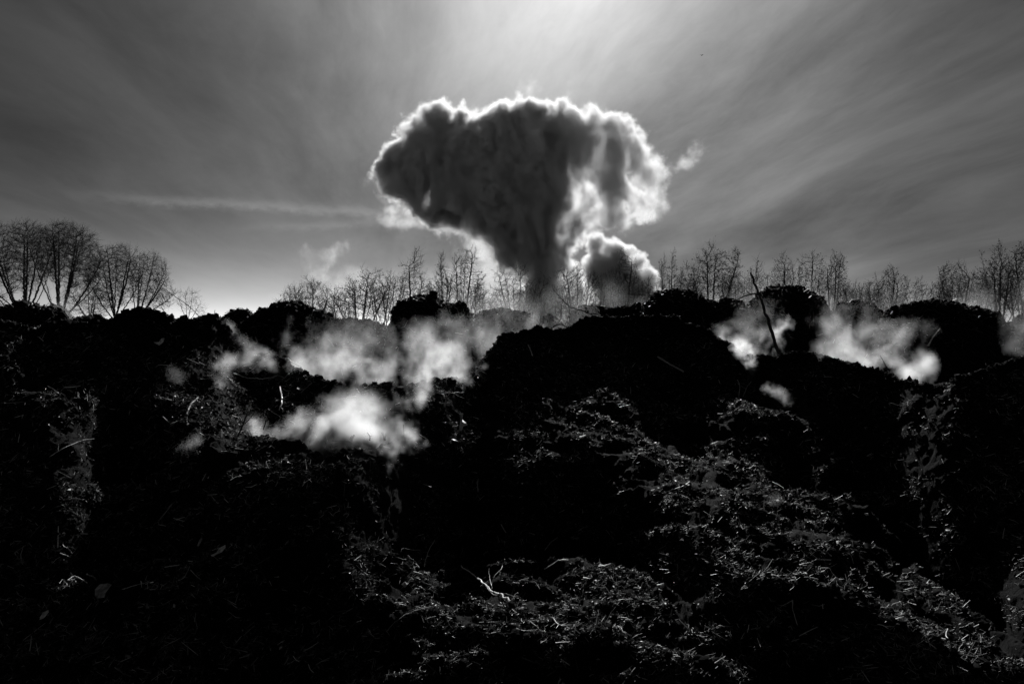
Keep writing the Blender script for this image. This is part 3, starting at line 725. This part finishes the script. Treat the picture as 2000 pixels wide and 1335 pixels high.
# ------------------------------------------------------------------ trees
def grow(base, stems, env, natt, seed, up=.25, infl=None, kill=None, step=None, maxn=1500, fork=None):
    """space colonisation. base (3,), stems: list of tip points, env: list of ellipsoids (c, r)"""
    r = np.random.default_rng(seed)
    A = []
    for (c, rad, k) in env:
        u = norm(r.normal(0, 1, (k, 3))) * (r.random((k, 1)) ** .42)
        A.append(np.array(c) + u * np.array(rad))
    A = np.concatenate(A)
    hgt = A[:, 2].max() - base[2]
    kill = kill or step * 1.5; infl = infl or step * 14
    nodes = [np.array(base, float)]; par = [-1]
    m = max(2, int((fork[2] - base[2]) / step))
    for q_ in range(1, m + 1):
        nodes.append(np.array(base) + (np.array(fork) - base) * q_ / m); par.append(len(nodes) - 2)
    froot = len(nodes) - 1
    for tip in stems:
        lo_ = max(1, froot - int(r.uniform(0, 5)))
        tip = np.array(tip, float); p0 = nodes[lo_]
        L = np.linalg.norm(tip - p0); m = max(3, int(L / step))
        last = lo_
        mid = (p0 + tip) / 2; mid[0] += (tip[0] - p0[0]) * .14; mid[2] -= (tip[2] - p0[2]) * .04
        for k in range(1, m + 1):
            t = k / m
            p = (1 - t) ** 2 * p0 + 2 * t * (1 - t) * mid + t * t * tip + r.normal(0, step * .12, 3)
            nodes.append(p); par.append(last); last = len(nodes) - 1
    N = np.array(nodes); par = list(par)
    D = np.linalg.norm(A[:, None] - N[None], axis=-1); near = D.argmin(1); nd = D.min(1)
    upv = np.array([0, 0, up])
    for it in range(140):
        act = (nd < infl)
        if not act.any() or len(N) > maxn: break
        ids = np.unique(near[act]); new = []
        dirs = norm(A - N[near])
        acc = np.zeros((len(N), 3)); np.add.at(acc, near[act], dirs[act])
        dd = norm(acc[ids]); dd = norm(dd + upv + r.normal(0, .22, dd.shape))
        newp = N[ids] + dd * step
        s = len(N); N = np.concatenate([N, newp]); par += ids.tolist()
        d2 = np.linalg.norm(A[:, None] - newp[None], axis=-1); mi = d2.argmin(1); mv = d2.min(1)
        b = mv < nd; near = np.where(b, mi + s, near); nd = np.where(b, mv, nd)
        keep = nd > kill; A = A[keep]; near = near[keep]; nd = nd[keep]
        if len(A) == 0: break
    return N, np.array(par), step

def seg_mesh(name, A, B, ra, rb):
    n = len(A); d = norm(B - A); e1 = norm(np.cross(d, np.array([.21, .33, .92]))); e2 = np.cross(d, e1); V = []
    for P, rr in ((A, ra), (B, rb)):
        for j in range(3):
            a = 2 * np.pi * j / 3; V.append(P + (e1 * math.cos(a) + e2 * math.sin(a)) * rr[:, None])
    V = np.stack(V, 1)
    f = np.array([(0, 1, 4, 3), (1, 2, 5, 4), (2, 0, 3, 5)])
    return np_mesh(name, V.reshape(-1, 3), (np.arange(n)[:, None, None] * 6 + f[None]).reshape(-1, 4))

def tree(kind, label, basepx, Y,  stems, env, group, seed, natt=300, fork=655, leafy=0, twig=.5, ntw=3, r0=.012, up=.25, tw_up=.5, maxn=1500):
    """stems/env given in photo pixels: stems [(px,py,dy)], env [(px,py,rx,ry,count)]"""
    k = S * Y
    base = np.array([(basepx - 1000) * k, Y, -.3])
    st = [W3(a, b, Y) + [0, dy, 0] for a, b, dy in stems]
    ev = [(W3(a, b, Y), (rx * k, min(rx, ry) * k * .9, ry * k), c) for a, b, rx, ry, c in env]
    ev = [(c_, r_, int(n_ * 2.2)) for c_, r_, n_ in ev]
    fk = W3(basepx, fork, Y)
    N, par, step = grow(base, st, ev, natt, seed, up=up, maxn=int(maxn * 2.2), step=k * 3.2, infl=k * 60, kill=k * 4.2, fork=fk)
    r = np.random.default_rng(seed + 5)
    # smooth positions a little
    n = len(N); kids = np.zeros(n, int); np.add.at(kids, par[1:], 1)
    w = np.zeros(n); w[kids == 0] = 1
    for i in range(n - 1, 0, -1): w[par[i]] += w[i]
    rad = r0 * np.maximum(w, 1) ** .47
    A = N[par[1:]]; B = N[1:]; ra = np.minimum(rad[par[1:]], rad[1:] * 1.5); rb = rad[1:]
    # fine twigs from thin nodes
    thin = np.where((w < 8) & (np.arange(n) > 3))[0]
    T = np.repeat(thin, ntw); m = len(T)
    pd = norm(N[T] - N[par[T]])
    d = norm(pd * .8 + r.normal(0, .55, (m, 3)) + [0, 0, tw_up])
    L = r.uniform(.35, 1, m) * twig
    P0 = N[T] ; P1 = P0 + d * L[:, None] * .55; d2 = norm(d + [0, 0, .3] + r.normal(0, .2, (m, 3))); P2 = P1 + d2 * L[:, None] * .5
    tr_ = np.full(m, r0 * .62)
    big = w[1:] > max(30, w.max() * .12)
    o = empty(kind, tuple(base)); tag(o, label, 'tree', group)
    q = base
    link('trunk', seg_mesh('trunk', A[big] - q, B[big] - q, ra[big], rb[big]), M_bark, parent=o)
    sm = ~big
    AA = np.concatenate([A[sm], P0]) - q; BB = np.concatenate([B[sm], P2]) - q
    RA = np.concatenate([ra[sm], tr_]); RB = np.concatenate([rb[sm], tr_ * .6])
    link('crown', seg_mesh('crown', AA, BB, RA, RB), M_bark, parent=o)
    if leafy > 0:
        kk = int(len(P2) * leafy)
        src = np.concatenate([P2, P1, (P1 + P2) / 2])
        ii = r.integers(0, len(src), kk)
        v, f, c = flakes(src[ii] + r.normal(0, .05, (kk, 3)) - q, r.uniform(.03, .075, kk), np.full(kk, .05), seed)
        link('buds', np_mesh('buds', v, f), M_bark, parent=o)['kind'] = 'stuff'
    return o

GL, GC, GF = 'bare trees at the left', 'budding trees behind the heaps', 'thin saplings far behind the heaps'
rt = random.Random(3)
def fan(bx, by, x0, x1, ty, n, spread_y=2.0):
    o = []
    for i in range(n):
        t = (i + .5) / n
        x = x0 + (x1 - x0) * t; e = abs(2 * t - 1)
        o.append((x + rt.uniform(-3, 3), ty + (by - ty) * (.18 + .42 * e ** 1.6) , rt.uniform(-spread_y, spread_y)))
    return o
# left group: wide vase crowns
tree('bare_tree', 'leftmost tall bare tree with fan shaped crown at the picture edge', 48, 58, [(-50,520,0),(-30,480,2),(-8,462,-1),(12,450,-2),(32,446,1),(50,444,2),(70,455,-1),(88,475,1),(104,510,0)],
     [(30,505,75,72,520),(60,470,50,38,160)], GL, 1, natt=500, fork=622, twig=.65, ntw=3, r0=.012, maxn=2600)
tree('bare_tree', 'second tall bare tree from the left with dense domed crown', 116, 56, [(66,510,1),(82,465,-2),(100,448,1),(118,442,-1),(134,446,2),(150,458,0),(168,480,-1),(184,505,1),(196,545,0)],
     [(135,500,62,66,520),(120,470,45,36,160),(170,540,30,30,60)], GL, 2, fork=622, twig=.65, ntw=3, r0=.012, maxn=2600)
tree('bare_tree', 'third bare tree from the left, lower with thick rounded crown', 224, 60, [(172,545,0),(188,510,1),(204,496,2),(222,488,-1),(240,490,1),(256,502,0),(268,530,1)],
     [(222,545,52,62,480),(235,505,40,28,140)], GL, 3, fork=622, twig=.65, ntw=3, r0=.010, leafy=.12, maxn=2300)
tree('bare_tree', 'fourth bare tree from the left leaning right over the cane', 266, 62, [(258,530,0),(270,508,1),(284,500,-1),(300,505,0),(314,518,1),(325,540,0),(334,570,1)],
     [(292,550,40,58,420),(310,585,32,24,110)], GL, 4, fork=622, twig=.65, ntw=3, r0=.010, leafy=.12, maxn=2000)
tree('bare_tree', 'scrubby bare tree filling the gap below the second and third crowns', 176, 64, [(140,570,0),(160,555,1),(185,560,0),(200,575,-1)],
     [(170,590,55,38,330)], GL, 5, fork=622, twig=.65, ntw=3, r0=.009)
tree('bare_tree', 'small wispy bare bush left of the bright horizon', 366, 66, [(352,590,0),(362,575,0),(376,572,0),(388,595,0)],
     [(368,590,24,28,150),(392,608,14,12,30)], GL, 6, fork=622, twig=.6, ntw=2, r0=.007)
tree('bare_tree', 'bare tree beyond the left edge reaching thin boughs into the picture', -60, 50, [(-60,470,0),(-20,560,0),(-5,585,0)],
     [(-40,520,48,60,220),(-5,585,22,16,40)], GL, 7, twig=.5, ntw=2, r0=.010)

CT = [  # base, top, x0, x1, stems, attractors, label, leafy
 (608,538,548,645,5,240,'low budding tree at the left end of the centre row',.5,50),
 (640,560,618,668,4,120,'thin budding tree second from the left of the centre row',.4,56),
 (700,516,655,760,7,420,'broad many stemmed tree over the dip left of the tall heap',.45,50),
 (742,530,715,792,5,260,'slim spreading tree just right of the broad many stemmed tree',.35,54),
 (806,480,780,836,3,170,'tall single stemmed tree above the left shoulder of the tall heap',.35,48),
 (866,488,848,884,4,90,'thin tree with bare pointed shoots above the tall heap',.1,48),
 (858,535,838,905,5,220,'bushy low tree directly above the tall heap',.6,52),
 (898,477,886,950,5,260,'tall open tree right of the tall heap with a bough reaching right',.4,46),
 (1010,511,966,1068,6,330,'vase shaped tree centred over the far hazy heap',.5,52),
 (1128,512,1078,1170,7,420,'dense dark tree under the cloud stem',.6,50),
 (1165,535,1150,1200,4,150,'small tree between the dense dark tree and the tall narrow one',.5,54),
 (1214,480,1184,1245,6,400,'tall narrow dark tree in front of the small cumulus',.7,48),
 (1264,535,1240,1292,5,150,'small twiggy tree right of the tall narrow dark one',.6,58),
 (1308,485,1286,1334,5,240,'pointed tree with bare top shoots left of the widest tree',.5,52),
 (1384,470,1338,1440,6,430,'widest tree over the flat topped heap with a bough rising right',.8,48),
 (1420,525,1400,1460,5,200,'dark bushy tree behind the widest tree',.7,54),
 (1470,494,1455,1500,4,120,'slight tree with a curled top above the dead post',.7,50),
 (1532,490,1505,1562,6,300,'rounded tree left of a close pair above the high black heap',.9,50),
 (1578,486,1556,1612,6,300,'dark full tree above the middle of the high black heap',1.0,49),
 (1626,492,1604,1658,6,330,'dark tree standing at the right shoulder of the high black heap',1.1,48),
 (1672,545,1650,1700,4,130,'small pale tree left of the dip with thick steam',.6,60),
 (1732,515,1695,1775,7,430,'wide tree rooted in the notch above the big right steam',.8,50),
 (1800,540,1786,1820,4,120,'little upright tree right of the notch tree',.8,56),
 (1868,505,1838,1898,5,280,'open pointed tree behind the hooked twig',.8,50),
 (1950,472,1908,1990,6,420,'large dark tree near the right edge',.9,46),
 (2012,452,1965,2070,5,330,'tallest tree cut by the right edge',.9,44)]
for i, (bx, ty, x0, x1, ns, na, lab, lf, Yt) in enumerate(CT):
    xm = (x0 + x1) / 2; x0, x1 = xm + (x0 - xm) * 1.1, xm + (x1 - xm) * 1.1; lf *= .6
    by = 640; cy = (ty + by) / 2 - 6; ry = (by - ty) / 2
    ns += 1; st_ = fan(bx, by, x0 + 5, x1 - 5, ty, ns); env = []
    tops = [ty if j == ns // 2 else ty + rt.uniform(2, (by - ty) * .30) for j in range(ns)]
    for j, (sx, sy, _) in enumerate(st_):
        hw = (x1 - x0) / ns * rt.uniform(.75, 1.25)
        e = abs(2 * (j + .5) / ns - 1); tp_ = tops[j] + (by - ty) * .08 * e ** 2; bt = tp_ + (by - ty) * rt.uniform(.38, .6)
        env.append((sx, (tp_ + bt) / 2, hw, (bt - tp_) / 2, int(na * 1.0 / ns)))
        st_[j] = (sx, tp_ + (bt - tp_) * rt.uniform(.15, .5), _)
    env.append((bx, cy + 20, (x1 - x0) * .36, ry * .75, int(na * .4)))
    tree('budding_tree', lab, bx, Yt, st_, env, GC, 40 + i, leafy=lf, twig=.48, ntw=2, fork=668, r0=.0095, up=.16, tw_up=.55, maxn=2300)
FT = [(580,575),(665,585),(760,560),(830,560),(925,560),(950,575),(985,570),(1040,555),(1090,565),(1245,550),(1285,560),(1350,545),(1440,545),(1490,540),(1650,560),(1700,560),(1765,575),(1830,560),(1850,550),(1905,545),(1925,560),(1985,540)]
FL = ['left of the broad many stemmed tree', 'under the broad many stemmed tree', 'left of the single stemmed tree', 'behind the tall heap', 'right of the tall heap', 'left edge of the far hazy heap', 'over the far hazy heap',
      'right of the vase shaped tree', 'left of the dense dark tree', 'right of the tall narrow tree', 'left of the pointed tree', 'left of the widest tree', 'right of the bushy tree', 'right of the dead post', 'right of the high black heap',
      'left of the notch tree', 'right of the notch tree', 'right of the little upright tree', 'left of the open pointed tree', 'left of the large dark tree', 'under the large dark tree', 'at the right edge']
for i, (bx, ty) in enumerate(FT):
    w_ = rt.uniform(24, 36)
    ty -= 8
    tree('sapling', 'hazy thin sapling ' + FL[i], bx, 72, fan(bx, 650, bx - w_, bx + w_, ty, 4), [(bx, ty + 40, w_, 42, 260)], GF, 90 + i, leafy=.3, twig=.6, ntw=2, r0=.010, up=.4, tw_up=.7, maxn=500)

# ------------------------------------------------------------------ vapour volumes
def vapour(name, label, blobs, voxel, dens, edge, warp, wscale, amp, nscale, detail, mat, rough=.55, k=.5, squash=1.0, seed=0.0, fade=None,
           pw=1.0, kind='stuff', cat=None, gx=None, wisp=None):
    """blobs: (x, y, z, r) in metres. A voxel grid made by geometry nodes from a smooth union of blobs broken up by noise"""
    B = np.array(blobs, float)
    pad = amp * .8 + warp * .5 + voxel * 2
    lo = (B[:, :3] - B[:, 3:4]).min(0) - pad; hi = (B[:, :3] + B[:, 3:4]).max(0) + pad
    org = np.array([(lo[0] + hi[0]) / 2, (lo[1] + hi[1]) / 2, lo[2]])
    B[:, :3] -= org; lo = lo - org; hi = hi - org
    t = bpy.data.node_groups.new(name, 'GeometryNodeTree')
    t.interface.new_socket('Geometry', in_out='INPUT', socket_type='NodeSocketGeometry')
    t.interface.new_socket('Geometry', in_out='OUTPUT', socket_type='NodeSocketGeometry')
    g = G(t)
    pos = g.n('GeometryNodeInputPosition').outputs[0]
    ps = g.v('ADD', pos, (seed * 13.7, seed * 7.1, seed * 3.3))
    wn = g.noise(ps, wscale, 3, .55, color=True)
    pw_ = g.v('ADD', pos, g.v('SCALE', g.v('SUBTRACT', wn, (.5, .5, .5)), scale=warp * 2))
    d = None
    for (x, y, z, r) in B:
        e = g.m('SUBTRACT', g.v('DISTANCE', pw_, (x, y, z)), r)
        d = e if d is None else g.m('SMOOTH_MIN', d, e, k)
    nz = g.noise(g.v('ADD', ps, (31.0, 5.0, 2.0)), nscale, detail, rough)
    d = g.m('ADD', d, g.m('MULTIPLY', g.m('SUBTRACT', nz, .5), amp * 2))
    q = g.m('MULTIPLY', g.m('DIVIDE', d, -edge), 1.0, clamp=True)
    if pw != 1: q = g.m('POWER', q, pw)
    q = g.m('MULTIPLY', q, dens)
    if wisp:
        WLO, WHI = (.40, .62) if len(wisp) > 2 else (.38, .66)
        wp = g.v('MULTIPLY', g.v('ADD', pw_, (seed * 3.1, 8.0, seed)), (1.0, 1.0, .55))
        w1 = g.noise(wp, wisp[0], 6, .6, dist=.6)
        q = g.m('MULTIPLY', q, g.m('ADD', wisp[1], g.m('MULTIPLY', g.ss(w1, WLO, WHI), 1.0 - wisp[1])))
    zc = g.xyz(pos)
    if fade:   # density falls with height
        q = g.m('MULTIPLY', q, g.m('EXPONENT', g.m('DIVIDE', g.m('MAXIMUM', g.m('SUBTRACT', zc[2], lo[2] + fade[0]), 0.0), -fade[1])))
    if gx:     # density changes from left to right
        mr = g.n('ShaderNodeMapRange', interpolation_type='SMOOTHSTEP'); g.put(mr.inputs[0], zc[0])
        mr.inputs[1].default_value = gx[0] - org[0]; mr.inputs[2].default_value = gx[1] - org[0]; mr.inputs[3].default_value = 1; mr.inputs[4].default_value = gx[2]
        q = g.m('MULTIPLY', q, mr.outputs[0])
    vc = g.n('GeometryNodeVolumeCube')
    vc.inputs['Min'].default_value = tuple(lo); vc.inputs['Max'].default_value = tuple(hi)
    for i, a in enumerate('XYZ'): vc.inputs['Resolution ' + a].default_value = max(8, int((hi[i] - lo[i]) / voxel))
    t.links.new(q, vc.inputs['Density'])
    sm = g.n('GeometryNodeSetMaterial'); sm.inputs['Material'].default_value = mat
    t.links.new(vc.outputs[0], sm.inputs[0])
    go = g.n('NodeGroupOutput'); t.links.new(sm.outputs[0], go.inputs[0])
    me = bpy.data.meshes.new(name); me.materials.append(mat)
    o = link(name, me, None, loc=tuple(org))
    mod = o.modifiers.new('vapour', 'NODES'); mod.node_group = t
    tag(o, label, cat, None, kind)
    return o

def pb(lst, Y, dy=0.0):
    """pixel blobs (px, py, r_px[, dY]) -> metres at distance Y"""
    o = []
    for q in lst:
        yy = Y + (q[3] if len(q) > 3 else 0)
        p = W3(q[0], q[1], yy); o.append((p[0], p[1], p[2], q[2] * S * yy))
    return o

YC = 600
big_cloud = [(905,232,34),(870,262,48),(845,300,58),(800,345,50,10),(785,372,36),(775,350,30),(930,290,78),(975,255,52,-10),(1020,235,42),(1060,245,50,10),(1100,232,40),(1150,240,42),(1185,262,40),
             (1005,320,92,-10),(900,365,72),(960,395,72,-10),(1090,300,82),(1160,315,66),(1215,300,38,10),(1245,330,34),(1275,350,26),(1060,385,78),(1010,430,62),(1070,440,60),(1055,480,58),(1005,462,50),(1045,515,46),(930,415,50),(965,445,44),(975,458,46),(1000,492,48),(1105,465,42),(785,305,36),(810,275,44),(765,345,34),(765,385,24),(832,378,44),(790,352,42),(855,345,58),(850,250,48),(1225,372,44),(1275,328,38),(1215,420,32),(895,425,34),
             (1080,525,56),(1085,560,58),(1050,585,60),(1100,600,60),(1140,380,48,15),(1195,370,44,15),(1250,385,28,10),(1250,415,28,15),(1180,415,38,20),(1295,345,26),(1280,380,26),(1250,300,34),(1205,275,36),(990,490,34,10),(860,400,36)]
vapour('cumulus_cloud', 'big dark bellied cumulus cloud with brilliant rim above the centre', pb(big_cloud, YC), 1.0, 1.0, 7.0, 20, .022, 27, .034, 11, M_cloud,
       rough=.74, k=8, gx=(-5, 80, .30), pw=1.8, wisp=(.045, .07))
small_cloud = [(1135,468,16),(1165,478,24),(1195,488,26),(1225,492,20),(1245,512,20),(1205,525,40),(1170,520,36),(1262,545,26),(1230,560,40),(1190,580,60),(1250,600,50),(1150,600,50)]
vapour('cumulus_cloud', 'small crisp cumulus rising behind the trees right of the big cloud', pb(small_cloud, 900), 1.5, .25, 7.0, 6, .05, 14, .07, 6, M_cloud, rough=.55, k=5, seed=3)
wisps = [(735,350,12),(850,200,8),(1060,178,14),(1100,185,14),(1020,190,12),(1375,292,12),(755,365,16),(745,390,12),(765,410,22),(790,425,20),(830,430,18),(870,445,20),(915,465,24),(945,480,30),(770,330,18),(790,290,16),(1040,185,14),(1045,165,10),(1080,190,16),(1085,155,7),
         (1320,325,16),(1345,310,14),(1365,300,12),(1290,400,18),(1210,430,26),(1150,440,26),(1270,300,14)]
vapour('cloud_wisps', 'thin bright wisps tearing off the edges of the big cloud', pb([(a, b, c_ * 1.25) for a, b, c_ in wisps], 610), 1.1, .09, 11, 16, .05, 20, .055, 9, M_cloud_thin, rough=.7, k=6, seed=7, pw=1.4, wisp=(.06, .08))
lowc = [(602,505,18),(620,502,24),(645,498,22),(662,488,18),(680,480,13),(628,535,30),(612,520,24),(650,520,20)]
vapour('small_cloud', 'faint torn small cloud low left over the centre row of trees', pb(lowc, 700), 1.1, .05, 12, 16, .05, 20, .05, 9, M_cloud_thin, rough=.68, k=5, seed=11, pw=1.4, wisp=(.06, .05), )
lowd = [(698,545,36),(725,570,46),(670,580,44),(770,575,40),(815,580,44),(935,505,34),(900,545,44),(950,550,50),(860,570,46),(1000,560,50),(560,600,30),(620,600,36)]
vapour('cloud_bank', 'low white cloud tops half hidden behind the centre trees', pb(lowd, 950), 1.8, .016, 14, 26, .022, 30, .03, 9, M_cloud_thin, rough=.66, k=12, seed=13, pw=1.3, wisp=(.03, .15))

ST = 'steam rising between the compost heaps'
def steam(label, lst, Y, dens=2.0, big=1.7, voxel=.035, amp=.95, warp=.60, edge=.45, fade=(.45, .60), seed=0., ns=2.2, ws=.9, pw=1.2):
    if isinstance(Y, tuple) and Y[0] == 'crest':
        off_, Y = Y[1], 14.0
        lst = [(q[0], q[1], q[2], float(surf(q[0], np.interp(q[0], PX, top))[0][1]) + off_ - Y) for q in lst]
    elif isinstance(Y, tuple) and Y[0] == 'at':
        pr_, off_, Y = Y[1], Y[2], 11.0
        lst = [(q[0], q[1], q[2], float(surf(q[0], pr_)[0][1]) - off_ - Y) for q in lst]
    elif isinstance(Y, tuple): Y = float(surf(Y[0], Y[1])[0][1]) - Y[2]
    lst = [(q[0], q[1], q[2] * big) + tuple(q[3:]) for q in lst]
    o = vapour('steam_plume', label, pb(lst, Y), voxel, dens * 6.5, edge, warp, ws, amp, ns, 7, M_steam, rough=.62, k=.2, seed=seed, fade=fade, pw=pw, cat='steam', kind='stuff', wisp=(ns * .9, .02, 1))
    o['group'] = ST; return o
steam('upper left steam bank rising behind the round ledge', [(600,705,20),(630,695,30),(660,720,26),(700,710,34),(690,670,32),(640,660,28),(730,720,22),(740,660,20),(600,670,20),(590,715,22),(620,725,22),(700,738,20),(660,738,20)], ('crest', 1.0), 2.0, seed=1.)
steam('brilliant steam plume before the tall dark heap', [(870,700,30),(880,725,28),(850,720,24),(895,690,24),(860,670,36),(840,650,28),(890,660,26),(830,735,16)], (860, 738, -.9), 2.6, seed=2.)
steam('narrow steam streamer trailing down the slope under the brilliant plume', [(822,745,13),(818,765,11),(814,785,9),(811,802,6),(832,730,14)], (820, 775, .35), 1.65, voxel=.035, amp=0.28, warp=0.22, ns=4.5, ws=2.4, edge=.36, fade=None, seed=3.)
steam('widest white steam bank on the lower left ledge', [(600,840,22),(640,845,24),(680,840,28),(720,840,28),(760,845,24),(800,845,16),(700,800,30),(735,810,26),(680,790,22),(640,815,22),(560,850,18),(700,775,16),(600,862,16),(680,862,18),(740,862,16),(500,852,14),(530,850,16),(580,820,18),(780,850,16)], ('at', 843, .25), 2.6, voxel=.04, amp=.75, warp=.5, edge=.4, seed=4., fade=(.5, .8))
steam('thin steam drifting over the left terrace behind the forked stem', [(455,830,16),(480,815,18),(500,840,18),(520,820,14),(470,845,12),(430,735,16),(436,715,14),(495,705,14),(515,710,12)], (480, 790, .2), 0.98, voxel=.04, amp=0.44, warp=0.35, ns=3.2, ws=1.6, edge=.45, fade=None, seed=5.)
steam('small faint steam puff on the dark slope left of the terrace', [(345,735,10),(347,722,9),(344,712,6)], (345, 735, .2), 0.25, voxel=.03, amp=0.24, warp=0.19, ns=4.5, ws=2.4, edge=.36, fade=None, seed=6.)
steam('steam wisp low at the left end of the lower ledge', [(365,880,10),(375,868,11),(360,893,6),(385,858,9),(350,905,4)], (365, 885, .1), 0.4, voxel=.03, amp=0.20, warp=0.16, ns=4.5, ws=2.4, edge=.28, fade=None, seed=7.)
steam('hazy steam drifting between the tall heap and the centre crest', [(960,650,34),(1000,640,30),(1050,640,30),(1090,640,26),(930,670,24),(980,610,24),(1130,620,24)], 17.5, .10, voxel=.08, amp=.4, warp=.3, edge=.8, fade=None, seed=8.)
steam('ragged steam around the foot of the dead post', [(1430,655,18),(1450,665,20),(1480,660,20),(1460,625,22),(1500,645,14),(1420,640,12),(1490,600,18),(1455,685,12),(1480,685,12)], (1460, 690, -.7), 1.3, voxel=.045, amp=.75, warp=.5, edge=.4, seed=9.)
steam('slim curling steam wisp right of the dead post', [(1522,655,8),(1526,640,8),(1530,628,8),(1518,670,7),(1512,685,7)], (1515, 692, -.6), 1.20, voxel=.035, amp=0.24, warp=0.19, ns=4.5, ws=2.4, edge=.36, fade=None, seed=10.)
steam('steam streamer falling below the dead post', [(1471,726,4),(1470,716,5),(1467,706,7),(1462,696,8),(1455,688,10),(1447,678,12)], (1468, 715, .3), 1.65, voxel=.03, amp=0.20, warp=0.16, ns=4.5, ws=2.4, edge=.28, fade=None, seed=11.)
steam('steam wisp on the small sunlit ledge at right', [(1541,793,4),(1536,785,6),(1529,777,7),(1521,770,7),(1512,762,7),(1503,755,6)], (1520, 790, .1), 0.90, voxel=.03, amp=0.20, warp=0.16, ns=4.5, ws=2.4, edge=.3, fade=None, seed=12.)
steam('big white steam cloud between the right heaps', [(1650,690,24),(1680,700,26),(1710,705,24),(1740,705,22),(1660,655,34),(1700,660,36),(1740,670,30),(1640,630,28),(1690,620,26),(1770,650,20)], (1700, 713, -1.0), 1.9, seed=13.)
steam('steam puff at the right end of the right ledge', [(1800,722,16),(1785,725,14),(1805,705,13),(1775,735,10),(1795,690,10)], (1795, 743, -.5), 2.2, voxel=.04, amp=.18, warp=.12, edge=.36, seed=14.)
steam('faint steam at the right edge of the picture', [(1985,665,16),(2000,650,20),(1995,630,20),(2020,670,26)], 15.5, .07, amp=.4, fade=None, seed=15.)
steam('faint grey steam on the far left heaps', [(110,625,22),(125,612,20),(95,640,14),(130,640,14)], 15.9, .12, voxel=.06, amp=.25, edge=.5, fade=None, seed=16.)
steam('thin steam running down the sunlit ridge of the left terrace', [(445,640,10),(460,655,11),(480,672,11),(500,688,10),(520,700,10),(440,628,8)], (490, 690, .3), 0.68, voxel=.04, amp=0.28, warp=0.22, ns=4.5, ws=2.4, edge=.45, fade=None, seed=17.)
steam('tiny steam puff below the stump piece', [(750,872,6),(750,864,5),(748,880,4)], (750, 876, .12), 1.20, voxel=.025, amp=0.12, warp=0.10, ns=4.5, ws=2.4, edge=.2, fade=None, seed=18.)
steam('tiny steam spot on the sunlit right ridge', [(1505,985,7),(1508,975,6),(1514,968,5)], (1505, 990, .1), 0.25, voxel=.025, amp=0.14, warp=0.11, ns=4.5, ws=2.4, edge=.22, fade=None, seed=19.)
# mist that hides the feet of the trees
mist = []
for px in range(900, 2100, 60):
    mist.append((px, 600 + 12 * math.sin(px * .02), 38, 4 * math.sin(px * .05)))
vapour('mist', 'low bright mist of steam drifting behind the heaps and among the trees', pb(mist, 36), .35, .13, 2.2, 1.4, .12, 1.3, .35, 5, M_steam, rough=.6, k=1.0, seed=21., kind='stuff')

# ------------------------------------------------------------------ bird
bp = W3(1371, 108, 160)
def bird():
    V = [(-.55, 0, .12), (-.2, .08, .04), (-.2, -.06, .03), (0, .35, 0), (0, -.3, 0), (0, 0, .09), (0, 0, -.08), (.2, .08, .04), (.2, -.06, .03), (.55, 0, .12), (-.08, -.5, 0), (.08, -.5, 0)]
    body = [(3, 5, 1), (3, 1, 6), (1, 5, 2), (1, 2, 6), (5, 4, 2), (2, 4, 6), (3, 7, 5), (3, 6, 7), (7, 8, 5), (7, 6, 8), (5, 8, 4), (8, 6, 4), (4, 10, 11)]
    me = bpy.data.meshes.new('body'); me.from_pydata(V, [], body); me.update()
    o = link('bird', me, M_dark, loc=tuple(bp)); tag(o, 'tiny dark bird flying high in the sky right of the cloud', 'bird')
    for s, t in ((0, (1, 2, 0)), (1, (7, 8, 9))):
        a, b, c = [V[i] for i in t]
        w = bpy.data.meshes.new('wing'); w.from_pydata([a, b, c, (a[0], a[1], a[2] - .02), (b[0], b[1], b[2] - .02)], [], [(0, 1, 2), (3, 4, 2), (0, 3, 2), (1, 4, 2)]); w.update()
        link('wing', w, M_dark, parent=o)
bird()
